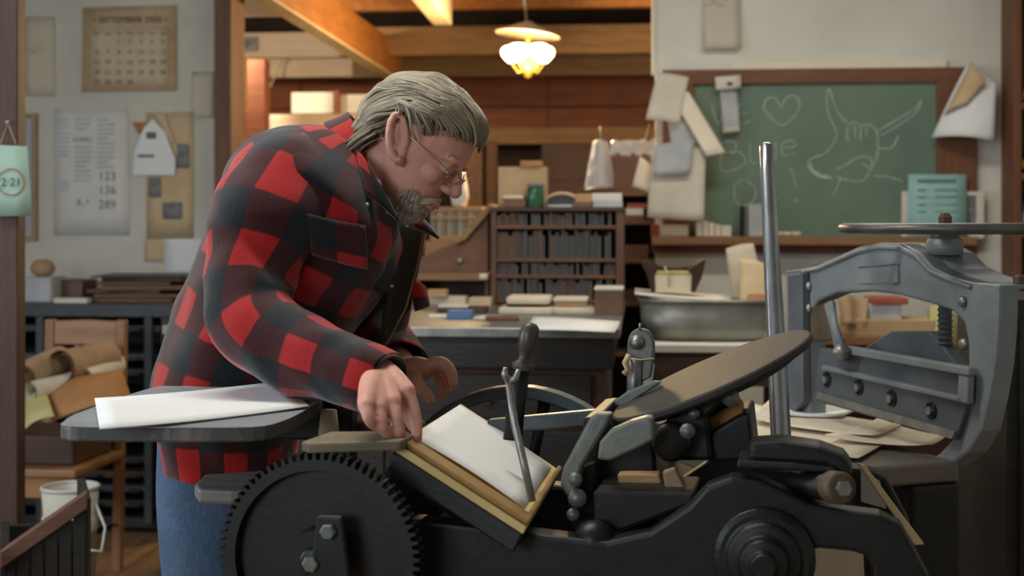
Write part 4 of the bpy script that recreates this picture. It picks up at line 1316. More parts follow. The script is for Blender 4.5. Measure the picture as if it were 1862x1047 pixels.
# on top of the rack
cbx = thing('cardboard_box', 'open tan cardboard box on top of the rack', 'box', R((ra + .02), RV + .05, zt), -YAW)
u0_, u1_ = uz(906, 0, RV + .05)[0], uz(994, 0, RV + .05)[0]
hb_ = uz(950, 303, RV + .05)[1]
for a in ((u0_, u1_, RV + .05, RV + .056), (u0_, u1_, RV + .15, RV + .156), (u0_, u0_ + .006, RV + .056, RV + .15), (u1_ - .006, u1_, RV + .056, RV + .15)):
    rbox(a[0], a[1], a[2], a[3], zt, hb_).build('panel', 'cardboard', cbx, .001)
rbox(u0_, u1_, RV + .05, RV + .156, zt, zt + .005).build('bottom', 'cardboard', cbx)
onz(946, 986, RV + .04, .06, hb_, .022, 'orange_pad', 'kraft', 'orange-brown pad lying across the cardboard box', 'pad')
jr = thing('glass_jar', 'dark green glass jar on top of the rack', 'jar', PW(973, 376, RV + .02), -YAW)
jp = PW(973, 0, RV + .02); jp.z = zt
MB().lathe([(.028, 0), (.031, .005), (.031, .062), (.027, .07), (.027, .076)], Matrix.Translation(jp), 24).build('jar_body', 'jar_green', jr)
MB().lathe([(.029, .074), (.030, .087), (.026, .089), (.001, .089)], Matrix.Translation(jp), 20).build('lid', 'photo_print', jr)
onz(918, 956, RV + .005, .05, zt, .032, 'small_box', 'box_brown', 'little brown box left of the green jar')
onz(914, 952, RV + .01, .05, zt + .032, .012, 'flat_carton', 'slab_cream', 'cream flat box on the little brown box')
ap = MB()
ac = PW(1022, 0, RV + .05)
ac.z = zt
arc = [ac + U * (.062 * cos(t)) + V((0, 0, .040 * sin(t))) for t in (pi * k / 12 for k in range(13))]
tag(MB().prism(arc, N * .05).build('arched_block', 'cabinet_blue', bevel=.002), 'dark half-round block on the rack', 'block')
tag(MB().tube([ac - N * .004 + U * (.07 * cos(t)) + V((0, 0, .006 + .046 * sin(t))) for t in (pi * k / 12 for k in range(13))], .006, 8).build('bent_strip', 'paper_tan'), 'bent tan strip over the half-round block', 'strip')
onz(1040, 1076, RV + .02, .08, zt, .018, 'flat_book', 'box_brown', 'thin brown book near the rack\'s right end', 'book')
onz(1046, 1076, RV + .02, .06, zt + .018, .032, 'small_box', 'oak', 'small wooden box on the thin brown book')
onz(1078, 1132, RV + .02, .08, zt, .022, 'flat_book', 'paper_grey', 'flat grey book at the rack\'s right end', 'book')
onz(1076, 1131, RV + .02, .07, zt + .022, .030, 'small_box', 'box_white', 'white carton on the flat grey book')
onz(996, 1040, RV + .005, .03, zt, .010, 'flat_card', 'paper_grey', 'pale card in front of the half-round block', 'card')

# sloping type case left of the rack
sv = 5.05
sc = thing('sloping_case', 'brown sloping wooden case left of the rack', 'case', PW(835, 548, sv), -YAW)


def SV(pts, v):
    return [PW(x, y, v) for x, y in pts]


MB().prism(SV([(760, 470), (800, 452), (850, 432), (888, 388), (888, 500), (760, 500)], sv), N * .25).build('body', 'rack_wood', sc, .003)
MB().prism(SV([(828, 444), (846, 436), (898, 376), (890, 370), (842, 420)], sv - .03), N * .30).build('slant_board', 'beam_tan', sc, .003)
pbox(758, 888, 497, 510, sv - .04, .30).build('shelf_edge', 'ledge_wood', sc, .003)
rbox(uz(758, 0, sv)[0], uz(764, 0, sv)[0], sv, sv + .25, TZ, uz(760, 510, sv)[1]).build('side', 'rack_wood_up', sc)
rbox(uz(882, 0, sv)[0], uz(888, 0, sv)[0], sv, sv + .25, TZ, uz(760, 510, sv)[1]).build('side', 'rack_wood_up', sc)
rbox(uz(764, 0, sv)[0], uz(882, 0, sv)[0], sv + .22, sv + .25, TZ, uz(760, 510, sv)[1]).build('back', 'walnut', sc)
MB().ball(PW(836, 474, sv - .01), .012).build('knob', 'steel_dull', sc)
MB().cyl(PW(872, 503, sv - .05), PW(886, 503, sv - .05), .012, n=12).build('peg', 'slab_cream', sc)
# book rack behind
bv = 6.4
bk = thing('case_rack', 'light wooden slotted rack behind the man\'s chin', 'rack', PW(830, 470, bv), -YAW)
pbox(782, 876, 376, 384, bv, .2).build('rail', 'oak', bk, .003)
pbox(782, 876, 394, 399, bv - .004, .2).build('rail', 'oak', bk, .002)
pbox(782, 876, 428, 438, bv, .2).build('rail', 'oak', bk, .003)
pbox(772, 876, 438, 900, bv, .2).build('base', 'oak_up', bk, .003)
pbox(782, 876, 384, 428, bv + .18, .02).build('back', 'walnut', bk)
for k in range(15):
    x = 784 + k * 6.3
    pbox(x, x + 3.6, 384, 428, bv + .01, .15).build('divider', ('paper_grey', 'oak', 'slab_cream')[k % 3], bk)
gb = thing('glass_chimney', 'white glass lamp chimney shining beside the man\'s nose', 'glass', PW(836, 376, 6.3), -YAW)
gp_ = PW(836, 376, 6.45)
MB().lathe([(.028, 0), (.034, .01), (.042, .05), (.036, .10), (.026, .15), (.026, .19)], Matrix.Translation(gp_), 20).build('chimney', 'plastic_white', gb)
MB().lathe([(.03, -.0), (.03, .012), (.02, .016), (.001, .016)], Matrix.Translation(gp_), 16).build('base', 'steel_dull', gb)
# table-top things, back to front
onz(778, 846, 4.95, .10, TZ, .032, 'wood_furniture', 'slab_cream', 'cream wooden block under the sloping case', 'block')
onz(776, 812, 4.90, .06, TZ + .032, .028, 'wood_furniture', 'oak', 'yellow wooden block on the cream one', 'block')
onz(852, 892, 4.92, .10, TZ, .030, 'wood_furniture', 'paper_tan', 'tan block beside the rack\'s left foot', 'block')
onz(795, 882, 4.55, .12, TZ, .016, 'flat_block', 'walnut', 'dark flat block behind the blue box', 'block')
onz(796, 850, 4.56, .10, TZ + .016, .009, 'paper_pad', 'paper_old', 'small cream pad on the dark flat block', 'pad')
onz(812, 858, 4.28, .06, TZ, .026, 'blue_box', 'plastic_blue', 'small blue box on the stone table', 'box', bev=.003)
onz(776, 812, 4.30, .10, TZ, .008, 'paper_pad', 'paper_old', 'pale pad left of the blue box', 'pad', rot=.1)
onz(862, 905, 4.26, .12, TZ, .006, 'paper_pad', 'paper_old', 'thin pale pad right of the blue box', 'pad', rot=-.08)
onz(906, 1004, 4.50, .16, TZ, .022, 'stone_slab', 'slab_cream', 'wide cream slab before the rack', 'slab', bev=.006)
onz(922, 998, 4.54, .13, TZ + .022, .010, 'flat_block', 'walnut', 'dark layer between the two cream slabs', 'block')
onz(920, 1001, 4.52, .15, TZ + .032, .026, 'stone_slab', 'slab_cream', 'thick cream slab stacked on the wide one', 'slab', bev=.010)
onz(1000, 1080, 4.52, .15, TZ, .022, 'stone_slab', 'slab_cream', 'lower cream slab in the right pair', 'slab', bev=.006, rot=.05)
onz(1008, 1068, 4.54, .12, TZ + .022, .018, 'flat_block', 'oak', 'brown block between the right pair of slabs', 'block')
onz(1006, 1069, 4.53, .13, TZ + .040, .014, 'stone_slab', 'slab_cream', 'upper cream slab in the right pair', 'slab', bev=.005)
onz(1081, 1133, 4.50, .14, TZ, .080, 'storage_box', 'box_brown', 'square brown box at the table\'s right rear', 'box')
onz(1080, 1134, 4.495, .15, TZ + .080, .010, 'box_lid', 'box_white', 'pale lid board on the square brown box', 'lid')
q = [PZ(958, 598, TZ + .004), PZ(1118, 603, TZ + .004), PZ(1128, 584, TZ + .004), PZ(970, 575, TZ + .004)]
tag(MB().sheet(q, .003, 6, 4, lambda a, b: .002 * sin(pi * a)).build('white_sheet', 'paper_white'), 'white sheet at the stone table\'s front right corner', 'paper')
onz(880, 940, 4.20, .10, TZ, .010, 'flat_block', 'rack_wood', 'thin brown reglet left of the white sheet', 'block', rot=.12)

# hanging plastic and basket behind the rack
pbm = thing('plastic_bag', 'translucent plastic bag hanging above the rack', 'bag', PW(1092, 345, 6.2), -YAW)
MB().sheet([PW(1062, 345, 6.2), PW(1122, 345, 6.2), PW(1106, 258, 6.25), PW(1078, 258, 6.25)], .004, 12, 12, lambda a, b: .04 * sin(pi * a) + .012 * noise.noise(V((a * 7, b * 5, 1)))).build('bag_body', 'plastic_film', pbm)
MB().sheet([PW(1108, 282, 6.15), PW(1196, 280, 6.15), PW(1192, 254, 6.2), PW(1112, 256, 6.2)], .004, 12, 6, lambda a, b: .03 * noise.noise(V((a * 9, b * 5, 4)))).build('bag_top', 'plastic_film', pbm)
MB().cyl(PW(1092, 258, 6.25), PW(1092, 230, 6.25), .004, n=6).build('hook', 'steel_dull', pbm)

# dark shelves right of the rack, with boxes
rs_ = thing('side_shelves', 'narrow brown shelves between rack and cream wall', 'shelf', R(.1, 5.5, 0), -YAW)
sa, sb = uz(1112, 0, 6.1)[0], uz(1195, 0, 6.1)[0]
for y in (348, 400, 470, 548, 640, 760):
    z = uz(1150, y, 6.1)[1]
    rbox(sa, sb, 6.1, 6.45, z - .02, z).build('shelf_board', 'rack_wood', rs_, .002)
rbox(sa - .02, sa, 6.1, 6.45, 0, uz(1150, 340, 6.1)[1]).build('side_panel', 'rack_wood_up', rs_)
rbox(sb, sb + .02, 6.1, 6.45, 0, uz(1150, 340, 6.1)[1]).build('side_panel', 'rack_wood_up', rs_)
rbox(sa, sb, 6.43, 6.45, 0, uz(1150, 340, 6.1)[1]).build('back_panel', 'walnut_up', rs_)
zz_ = lambda y: uz(1150, y, 6.1)[1]
onz(1116, 1180, 6.14, .2, zz_(348), .16, 'storage_box', 'box_brown', 'reddish brown box on top of the side shelves')
onz(1136, 1172, 6.12, .2, zz_(400), .022, 'flat_book', 'box_brown', 'brown book on the upper side shelf', 'book')
onz(1138, 1170, 6.12, .2, zz_(400) + .022, .030, 'flat_book', 'box_white', 'cream book lying on the brown one', 'book')
onz(1140, 1176, 6.12, .2, zz_(400) + .052, .022, 'flat_book', 'box_red', 'red book topmost on the upper side shelf', 'book')
onz(1136, 1180, 6.12, .2, zz_(470), .06, 'storage_box', 'rack_wood', 'wooden box on the second side shelf')
onz(1136, 1178, 6.12, .2, zz_(548), .05, 'storage_box', 'walnut', 'dark box on the third side shelf')

# ---------------------------------------------------------------- tub on its bench, right of the table
BZ = uz(1290, 627, 4.3)[1]
bn = thing('side_bench', 'brown bench with a white top edge under the metal tub', 'bench', R(.35, 4.6, 0), -YAW)
ba, bb = uz(1185, 0, 4.3)[0], uz(1415, 0, 4.3)[0]
rbox(ba, bb + .06, 4.3, 4.85, BZ - .025, BZ).build('top', 'wall_cream', bn, .003)
rbox(ba + .01, bb + .05, 4.32, 4.83, BZ - .13, BZ - .025).build('apron', 'walnut', bn)
for (a, b) in ((ba + .02, 4.34), (bb - .0, 4.34), (ba + .02, 4.76), (bb - .0, 4.76)):
    rbox(a, a + .05, b, b + .05, 0, BZ - .13).build('leg', 'walnut_up', bn, .003)
bk2 = thing('enamel_basin', 'big pale enamel basin under the bench', 'basin', PW(1280, 800, 4.5), -YAW)
bp_ = PW(1285, 0, 4.55); bp_.z = .38
MB().lathe([(.12, 0), (.16, .02), (.21, .12), (.23, .20), (.235, .24), (.225, .24), (.20, .12), (.15, .03), (.001, .02)], Matrix.Translation(bp_), 40).build('bowl', 'wall_cream', bk2)
MB().torus(Matrix.Translation(bp_ + V((0, 0, .24))), .232, .007, 40, 8).build('rim', 'plastic_white', bk2)
rbox(bp_.dot(U) - .28, bp_.dot(U) + .28, 4.36, 4.78, .345, .38).build('support_board', 'walnut', bn)
tub = thing('metal_tub', 'oval galvanised metal tub on the white-edged bench', 'tub', PW(1280, 627, 4.5), -YAW)
ta_, tb_ = uz(1163, 0, 4.38)[0], uz(1408, 0, 4.38)[0]
tc_ = R((ta_ + tb_) / 2, 4.58, BZ)
hz = uz(1280, 549, 4.38)[1] - BZ
A_, B_ = (tb_ - ta_) / 2, .19


def oval(c, a, b, z, n=48, e=.55):
    out_ = []
    for k in range(n):
        t = 2 * pi * k / n
        ct, st_ = cos(t), sin(t)
        out_.append(c + U * (a * math.copysign(abs(ct) ** e, ct)) + N * (b * math.copysign(abs(st_) ** e, st_)) + V((0, 0, z)))
    return out_


MB().rings([oval(tc_, A_ - .022, B_ - .02, .002), oval(tc_, A_ - .010, B_ - .009, .012), oval(tc_, A_ - .006, B_ - .006, .04), oval(tc_, A_, B_, hz), oval(tc_, A_ - .005, B_ - .005, hz), oval(tc_, A_ - .012, B_ - .012, .05), oval(tc_, A_ - .06, B_ - .05, .012)]).build('tub_body', 'zinc', tub)
rim_ = oval(tc_, A_ + .002, B_ + .002, hz)
MB().tube(rim_ + [rim_[0]], .006, 8, cap=False).build('rolled_rim', 'zinc', tub)
# board, tied bundle and papers on the tub
zb = BZ + hz + .007
u0_, u1_ = uz(1154, 0, 4.40)[0], uz(1322, 0, 4.40)[0]
tag(MB().sheet([R(u0_, 4.40, zb + .004), R(u1_, 4.40, zb), R(u1_, 4.72, zb), R(u0_, 4.72, zb + .004)], .006, 8, 4, lambda a, b: .016 * (1 - a) ** 2).build('tub_board', 'paper_old'), 'warped white board laid across the tub', 'board')
zb2 = zb + .014
bun = thing('tied_bundle', 'string-tied pad bundle between two flared dark wooden ends', 'bundle', R(uz(1224, 0, 4.5)[0], 4.5, zb2), -YAW)
bx = lambda x: uz(x, 0, 4.50)[0]
zh = lambda y: uz(1224, y, 4.50)[1]
rbox(bx(1188), bx(1260), 4.50, 4.62, zb2, zh(500)).build('pad', 'slab_cream', bun, .004)
rbox(bx(1188), bx(1260), 4.50, 4.62, zh(500), zh(493)).build('top_card', 'paper_yellow', bun, .002)
for pts in ([(1166, 478), (1176, 474), (1196, 490), (1190, 500), (1192, 530), (1184, 532), (1178, 505)], [(1284, 470), (1276, 474), (1250, 490), (1258, 500), (1256, 530), (1264, 532), (1276, 505)]):
    p3 = []
    for x, y in pts:
        c_ = PW(x, y, 4.495)
        c_.z = max(c_.z, zb2)
        p3.append(c_)
    MB().prism(p3, N * .13).build('flared_end', 'rafter_dark', bun, .003)
MB().prism([PW(x, y, 4.55) for x, y in ((1176, 474), (1200, 484), (1225, 487), (1250, 484), (1276, 474), (1270, 484), (1250, 494), (1200, 494), (1184, 484))], N * .06).build('back_yoke', 'rafter_dark', bun, .003)
MB().tube([PW(1208, 484, 4.49), PW(1214, 496, 4.488), R(bx(1216), 4.494, zb2 + .02)], .003, 6).build('string', 'string', bun)
for lb, quad, m_, bw_ in (('wide grey-tan paper leaning in the tub', [(1330, 546, 4.60), (1398, 552, 4.60), (1370, 442, 4.70), (1320, 452, 4.70)], 'paper_aged', .010),
                          ('pinkish folded paper in front of the leaning one', [(1345, 552, 4.54), (1402, 556, 4.54), (1392, 480, 4.6), (1346, 470, 4.62)], 'paper_tan', .012),
                          ('orange paper scrap at the tub\'s right rim', [(1356, 556, 4.50), (1398, 556, 4.50), (1396, 536, 4.52), (1360, 534, 4.52)], 'kraft', .006)):
    mb = MB().sheet([PW(*p) for p in quad], .0015, 8, 8, lambda a, b, k=bw_: k * sin(pi * a))
    tag(mb.build('leaning_paper', m_), lb, 'paper')

# ---------------------------------------------------------------- shelf seen through the cutter's arch
cv_ = 4.7
bz2 = uz(1620, 612, cv_)[1]
b2 = thing('rear_bench', 'brown bench behind the paper cutter', 'bench', R(1.0, 4.9, 0), -YAW)
ba2, bb2 = uz(1500, 0, cv_)[0], UR - .05
rbox(ba2, bb2, cv_, 5.2, bz2 - .03, bz2).build('top', 'ledge_wood', b2, .003)
rbox(ba2, bb2, 5.17, 5.2, .1, bz2 - .03).build('back', 'walnut', b2)
for a in (ba2, bb2 - .05):
    rbox(a, a + .05, cv_ + .02, cv_ + .07, 0, bz2 - .03).build('leg', 'walnut_up', b2)
    rbox(a, a + .05, 5.1, 5.15, 0, bz2 - .03).build('leg', 'walnut_up', b2)
onz(1542, 1700, cv_ + .02, .2, bz2, .055, 'tan_box', 'cardboard', 'flat tan box seen through the cutter arch')
onz(1580, 1640, cv_ + .05, .15, bz2 + .055, .05, 'paper_stack', 'paper_grey', 'grey paper stack on the flat tan box', 'papers')
onz(1586, 1652, cv_ + .04, .16, bz2 + .105, .022, 'paper_stack', 'box_red', 'reddish folder on the grey paper stack', 'folder')
q = [P(1532, 594, 4.62), P(1575, 588, 4.62), P(1580, 540, 4.68), P(1522, 536, 4.68)]
tag(MB().sheet(q, .002, 8, 8, lambda a, b: .02 * sin(pi * a * 2)).build('crumpled_paper', 'kraft_roll'), 'crumpled brown paper left in the cutter arch', 'paper')
q = [P(1690, 655, 3.35), P(1738, 660, 3.3), P(1735, 556, 3.35), P(1694, 552, 3.4)]
bg = MB().sheet([P(1690, 640, 4.6), P(1740, 640, 4.6), P(1738, 552, 4.65), P(1692, 556, 4.65)], .03, 8, 8, lambda a, b: .03 * sin(pi * a) * sin(pi * b))
tag(bg.build('paper_bag', 'paper_yellow'), 'pale greenish paper bag at the right in the cutter arch', 'bag')

# ---------------------------------------------------------------- type cabinet against the left wall
KV = 5.28
kz = uz(180, 553, KV)[1]
ka, kb = uz(-60, 0, KV)[0], uz(342, 0, KV)[0]
kc = thing('type_cabinet', 'dark blue-grey type cabinet with open drawer slots against the wall', 'cabinet', R((ka + kb) / 2, KV, 0), -YAW)
rbox(ka, kb + .01, KV - .01, 5.87, kz - .05, kz).build('top', 'cabinet_blue', kc, .004)
rbox(kb - .11, kb, KV, 5.86, .0, kz - .05).build('side_panel', 'walnut_up', kc, .003)
rbox(ka, ka + .03, KV, 5.86, .0, kz - .05).build('side_panel', 'walnut_up', kc, .003)
uc = uz(58, 0, KV)[0]
for a in (uz(66, 0, KV)[0], uz(272, 0, KV)[0] - .02):
    rbox(a, a + .03, KV - .005, KV + .03, .05, kz - .05).build('stile', 'cabinet_blue', kc, .002)
rbox(ka + .03, kb - .11, 5.83, 5.86, .05, kz - .05).build('back_panel', 'black_wood', kc)
rbox(ka + .03, kb - .11, KV + .02, 5.83, .03, .07).build('bottom', 'black_wood', kc)
for k in range(13):
    z = kz - .085 - k * .058
    if k in (1, 4, 8):
        continue
    d = rbox(ka + .035, kb - .115, KV + random.uniform(.0, .035), 5.8, z - .026, z).build('case_drawer', ('black_wood', 'walnut', 'cabinet_blue')[k % 3], kc, .002)
    for x in (20, 170, 245):
        c = PW(x, 0, KV - .01); c.z = z - .013
        MB().box(c, (.05, .02, .014)).build('pull', 'iron', d, .003)
# piles on the cabinet
random.seed(21)
px0 = [(40, 92, 5.40, .10, 'paper_grey', 'grey metal box at the left on the type cabinet', 'box', .0),
       (60, 190, 5.66, .03, 'box_brown', 'long brown board at the back of the type cabinet', 'board', .115),
       (94, 150, 5.50, .085, 'plate_wood', 'brown wooden block beside the grey metal box', 'block', 0.)]
for x0, x1, v, hh, m_, lb, ct, dz in px0:
    onz(x0, x1, v, .16, kz + dz if dz else kz, hh if not dz else .03, 'cabinet_top_item', m_, lb, ct) if not dz else None
zc = kz
pile = [(150, 318, .018, 'plate_wood'), (166, 336, .016, 'rack_wood'), (160, 300, .014, 'plate_wood'), (178, 340, .018, 'rack_wood'), (172, 306, .014, 'plate_wood'), (188, 338, .016, 'walnut'), (160, 330, .006, 'cabinet_blue')]
onames = ('bottom', 'second', 'third', 'fourth', 'fifth', 'sixth', 'top')
for i, (x0, x1, hh, m_) in enumerate(pile):
    onz(x0, x1, 5.38 + .012 * (i % 3), .34, zc, hh, 'print_tray', m_, '%s tray counted upward in the cabinet-top pile' % onames[i], 'tray', 'flat trays piled on the type cabinet', rot=(-.06, .09, -.10, .12, .04, -.09, .08)[i])
    zc += hh + .001
onz(96, 158, 5.33, .05, kz, .02, 'paper_scraps', 'paper_old', 'pale paper scraps at the cabinet\'s front edge', 'paper')
mbb = MB().ball(PW(78, 488, 5.6), (.05, .04, .04))
p_ = PW(78, 0, 5.5); p_.z = kz + .10 + .035
tag(MB().lathe([(.02, -.035), (.045, -.02), (.05, 0), (.04, .025), (.02, .035), (.001, .035)], Matrix.Translation(p_), 16).build('twine_ball', 'kraft_roll'), 'brown twine ball on the grey metal box', 'twine')

# ---------------------------------------------------------------- chair with paper rolls in front of the cabinet
chd = 4.75
ch = thing('wooden_chair', 'light wooden chair loaded with rolled kraft paper', 'chair', V((P(108, 0, chd).x, chd, 0)), radians(-8))
CM = Matrix.Translation((P(108, 0, chd).x, chd, 0)) @ Matrix.Rotation(radians(-8), 4, 'Z')
wz = lambda x, y, z: CM @ V((x, y, z))
hwid = .135
ztop = CZ - (583 - HY) * (chd + .15) / F


def bar(name, a, b, wx, wy, m, par=ch):
    a, b = V(a), V(b)
    q = [a + V((sx_ * wx / 2, sy_ * wy / 2, 0)) for sx_, sy_ in ((-1, -1), (1, -1), (1, 1), (-1, 1))]
    return MB().prism([CM @ p for p in q], (CM.to_3x3() @ (b - a))).build(name, m, par, .003)


for s in (-1, 1):
    bar('back_post', (s * hwid, .17, 0), (s * hwid, .21, ztop), .034, .03, 'chair_wood_up')
    bar('leg', (s * (hwid + .01), -.2, 0), (s * hwid, -.19, .42), .032, .032, 'chair_wood_up')
MB().prism([wz(-hwid + .017, .195, ztop - .09), wz(hwid - .017, .195, ztop - .09), wz(hwid - .017, .20, ztop - .005), wz(0, .20, ztop + .0), wz(-hwid + .017, .20, ztop - .005)], CM.to_3x3() @ V((0, .02, 0))).build('top_rail', 'chair_wood', ch, .004)
for x in (-.03, .05):
    bar('spindle', (x, .185, .44), (x, .20, ztop - .09), .014, .012, 'chair_wood_up')
MB().prism([wz(-.165, -.22, .40), wz(.165, -.22, .40), wz(.155, .19, .40), wz(-.155, .19, .40)], V((0, 0, .03))).build('seat', 'chair_wood', ch, .008)
MB().prism([wz(-.14, -.205, .33), wz(.14, -.205, .33), wz(.14, -.205, .40), wz(-.14, -.205, .40)], CM.to_3x3() @ V((0, .02, 0))).build('seat_rail', 'chair_wood', ch, .003)
bar('stretcher', (-.13, -.19, .17), (-.13, .17, .17), .02, .02, 'chair_wood_up')
bar('stretcher', (.13, -.19, .17), (.13, .17, .17), .02, .02, 'chair_wood_up')


def roll(p0, p1, r, m, label, turns=1.6):
    """rolled sheet: spiral section swept along its axis"""
    p0, p1 = V(p0), V(p1)
    A = axis_frame(p0, p1 - p0)
    L_ = (p1 - p0).length
    n_ = 40
    o_, i_ = [], []
    for k in range(n_ + 1):
        t = 2 * pi * turns * k / n_
        rr = r * (.72 + .28 * k / n_)
        o_.append((rr * cos(t), rr * sin(t)))
        i_.append(((rr - .002) * cos(t), (rr - .002) * sin(t)))
    sec = o_ + i_[::-1]
    mb = MB()
    mb.rings([[A @ V((x, y, z)) for x, y in sec] for z in (0, L_)], False, False)
    return tag(mb.build('paper_roll', m), label, 'paper roll', 'paper rolls on the chair')


roll(P(40, 688, 4.55), P(110, 655, 4.75), .055, 'kraft_roll', 'long tan paper roll reaching left across the chair')
roll(P(110, 668, 4.62), P(196, 650, 4.85), .062, 'kraft_roll', 'wide brown paper roll against the chair back')
roll(P(55, 712, 4.5), P(150, 690, 4.7), .035, 'paper_old', 'thin grey-white paper roll low on the chair')
roll(P(150, 690, 4.66), P(208, 660, 4.86), .045, 'paper_old', 'pale cream roll at the chair\'s right post')
cbp = MB().sheet([P(98, 762, 4.35), P(238, 722, 4.42), P(222, 672, 4.62), P(78, 704, 4.6)], .006, 4, 4, lambda a, b: .01 * sin(pi * a))
tag(cbp.build('kraft_sheet', 'kraft'), 'stiff orange-brown kraft sheet sloping off the chair', 'paper')
yl = MB().sheet([P(44, 780, 4.36), P(98, 756, 4.32), P(80, 702, 4.58), P(44, 716, 4.6)], .004, 4, 4, lambda a, b: .012 * sin(pi * a))
tag(yl.build('yellow_sheet', 'paper_yellow'), 'olive yellow sheet folded beside the kraft sheet', 'paper')
tag(MB().prism([wz(-.14, -.16, .43), wz(.13, -.16, .43), wz(.13, .14, .43), wz(-.14, .14, .43)], V((0, 0, .10))).build('dark_parcel', 'walnut', bevel=.01), 'dark parcel on the chair seat under the rolls', 'parcel')

# bucket and slatted crate at the lower left
bkp = V((P(128, 0, 4.15).x, 4.15, .0))
bu = thing('plastic_bucket', 'dirty white plastic bucket under the chair front', 'bucket', bkp)
bz_ = CZ - (885 - HY) * 4.15 / F
MB().lathe([(.062, 0), (.068, .01), (.076, bz_ * .7), (.082, bz_ * .72), (.082, bz_ * .8), (.078, bz_ * .82), (.084, bz_), (.080, bz_), (.070, .03), (.001, .02)], Matrix.Translation(bkp), 32).build('bucket_body', 'box_white', bu)
MB().torus(Matrix.Translation(bkp + V((0, 0, bz_))), .083, .005, 32, 8).build('rim', 'plastic_white', bu)
MB().tube([bkp + V((.082, -.02, bz_ * .9)), bkp + V((.12, -.05, bz_ * .75)), bkp + V((.115, -.07, bz_ * .6)), bkp + V((.07, -.085, bz_ * .62))], .004, 6).build('handle', 'plastic_white', bu)
cr_ = thing('slatted_crate', 'dark slatted wooden crate at the lower left corner', 'crate', V((P(74, 0, 3.3).x, 3.3, 0)), radians(20))
KM = Matrix.Translation((P(74, 0, 3.3).x, 3.3, 0)) @ Matrix.Rotation(radians(20), 4, 'Z')
top_l, top_r = CZ - (985 - HY) * 3.2 / F, CZ - (895 - HY) * 3.2 / F
for k in range(6):
    x = -.085 + k * .031
    zt_ = top_l + (top_r - top_l) * k / 5
    MB().prism([KM @ V((x, -.12, .02)), KM @ V((x + .027, -.12, .02)), KM @ V((x + .027, -.12, zt_ - .01)), KM @ V((x, -.12, zt_ - .02))], KM.to_3x3() @ V((0, .012, 0))).build('slat', 'black_wood', cr_, .002)
MB().prism([KM @ V((-.09, -.135, top_l - .01)), KM @ V((.10, -.135, top_r)), KM @ V((.10, -.135, top_r - .04)), KM @ V((-.09, -.135, top_l - .05))], KM.to_3x3() @ V((0, .03, 0))).build('top_rail', 'plate_wood', cr_, .003)
MB().prism([KM @ V((-.09, -.13, .06)), KM @ V((.10, -.13, .06)), KM @ V((.10, -.13, .02)), KM @ V((-.09, -.13, .02))], KM.to_3x3() @ V((0, .03, 0))).build('bottom_rail', 'plate_wood', cr_, .003)
for x in (-.09, .09):
    MB().prism([KM @ V((x, -.11, 0)), KM @ V((x + .02, -.11, 0)), KM @ V((x + .02, .16, 0)), KM @ V((x, .16, 0))], V((0, 0, top_l if x < 0 else top_r - .02))).build('side_board', 'black_wood', cr_, .002)
MB().prism([KM @ V((-.07, .15, .02)), KM @ V((.09, .15, .02)), KM @ V((.09, .16, .02)), KM @ V((-.07, .16, .02))], V((0, 0, top_l - .03))).build('back_board', 'black_wood', cr_, .002)
tag(MB().box((P(-32, 0, 3.1).x, 3.0, .26), (.10, .12, .52)).build('dark_box', 'black_wood', bevel=.006), 'black box cut off by the lower left corner', 'box')
b0 = P(1440, 985, 2.40); b1 = P(1615, 985, 2.40)
tag(MB().prism([V((b0.x, 2.40, 0)), V((b1.x, 2.40, 0)), b1, b0], V((0, .02, 0))).build('standing_board', 'slab_cream', bevel=.003), 'grey-tan board standing behind the press frame opening', 'board')
cx0 = P(1836, 0, 3.35).x
cz1 = P(1836, 545, 3.35).z
dk = thing('dark_backdrop', 'added black cupboard at the right edge behind the cutter', 'backdrop', V((cx0 + .25, 3.55, 0)))  # added block, there only to darken the strip right of the column
MB().box((cx0 + .25, 3.56, cz1 / 2), (.5, .38, cz1)).build('carcass', 'black_wood', dk, .004)
MB().box((cx0 + .25, 3.362, cz1 / 2), (.44, .018, cz1 - .1)).build('door', 'black_wood', dk, .004)  # door and knob only dress the added block
MB().ball((cx0 + .07, 3.345, cz1 * .55), .014).build('knob', 'steel_dull', dk)
# papers and rags on the floor at the lower right, under the cutter
for i, (quad, m_, lb) in enumerate((([(1690, 1010), (1862, 1000), (1862, 940), (1720, 935)], 'kraft_roll', 'crumpled brown paper on the floor behind the cutter leg'),
                                    ([(1760, 1047), (1880, 1040), (1880, 985), (1790, 985)], 'paper_tan', 'tan wrapping paper on the floor at the right corner'))):
    q = [PZ(x, y, .03 + .03 * i) for x, y in quad]
    tag(MB().sheet(q, .003, 14, 14, lambda a, b: .05 * noise.noise(V((a * 5, b * 5, i * 3))) + .02).build('floor_paper', m_), lb, 'paper')
# ================================================================ the man
man = thing('person', 'grey-haired man in red and black plaid jacket bending over the press', 'person', V((P(400, 900, 2.5).x, 2.5, 0)))


def chain(mb, pts, rad, n=14, sub=3):
    """closed tapered limb through joints, smoothed, with round ends"""
    pts = [V(p) for p in pts]
    out, rr = [], []
    m = len(pts)
    for i in range(m - 1):
        p0, p1, p2, p3 = pts[max(i - 1, 0)], pts[i], pts[i + 1], pts[min(i + 2, m - 1)]
        for k in range(sub):
            t = k / sub
            out.append(.5 * ((2 * p1) + (p2 - p0) * t + (2 * p0 - 5 * p1 + 4 * p2 - p3) * t * t + (3 * p1 - p0 - 3 * p2 + p3) * t ** 3))
            rr.append(rad[i] * (1 - t) + rad[i + 1] * t)
    out.append(pts[-1]); rr.append(rad[-1])
    mb.tube(out, rr, n)
    mb.ball(out[0], rr[0] * .995, n=n)
    mb.ball(out[-1], rr[-1] * .995, n=n)


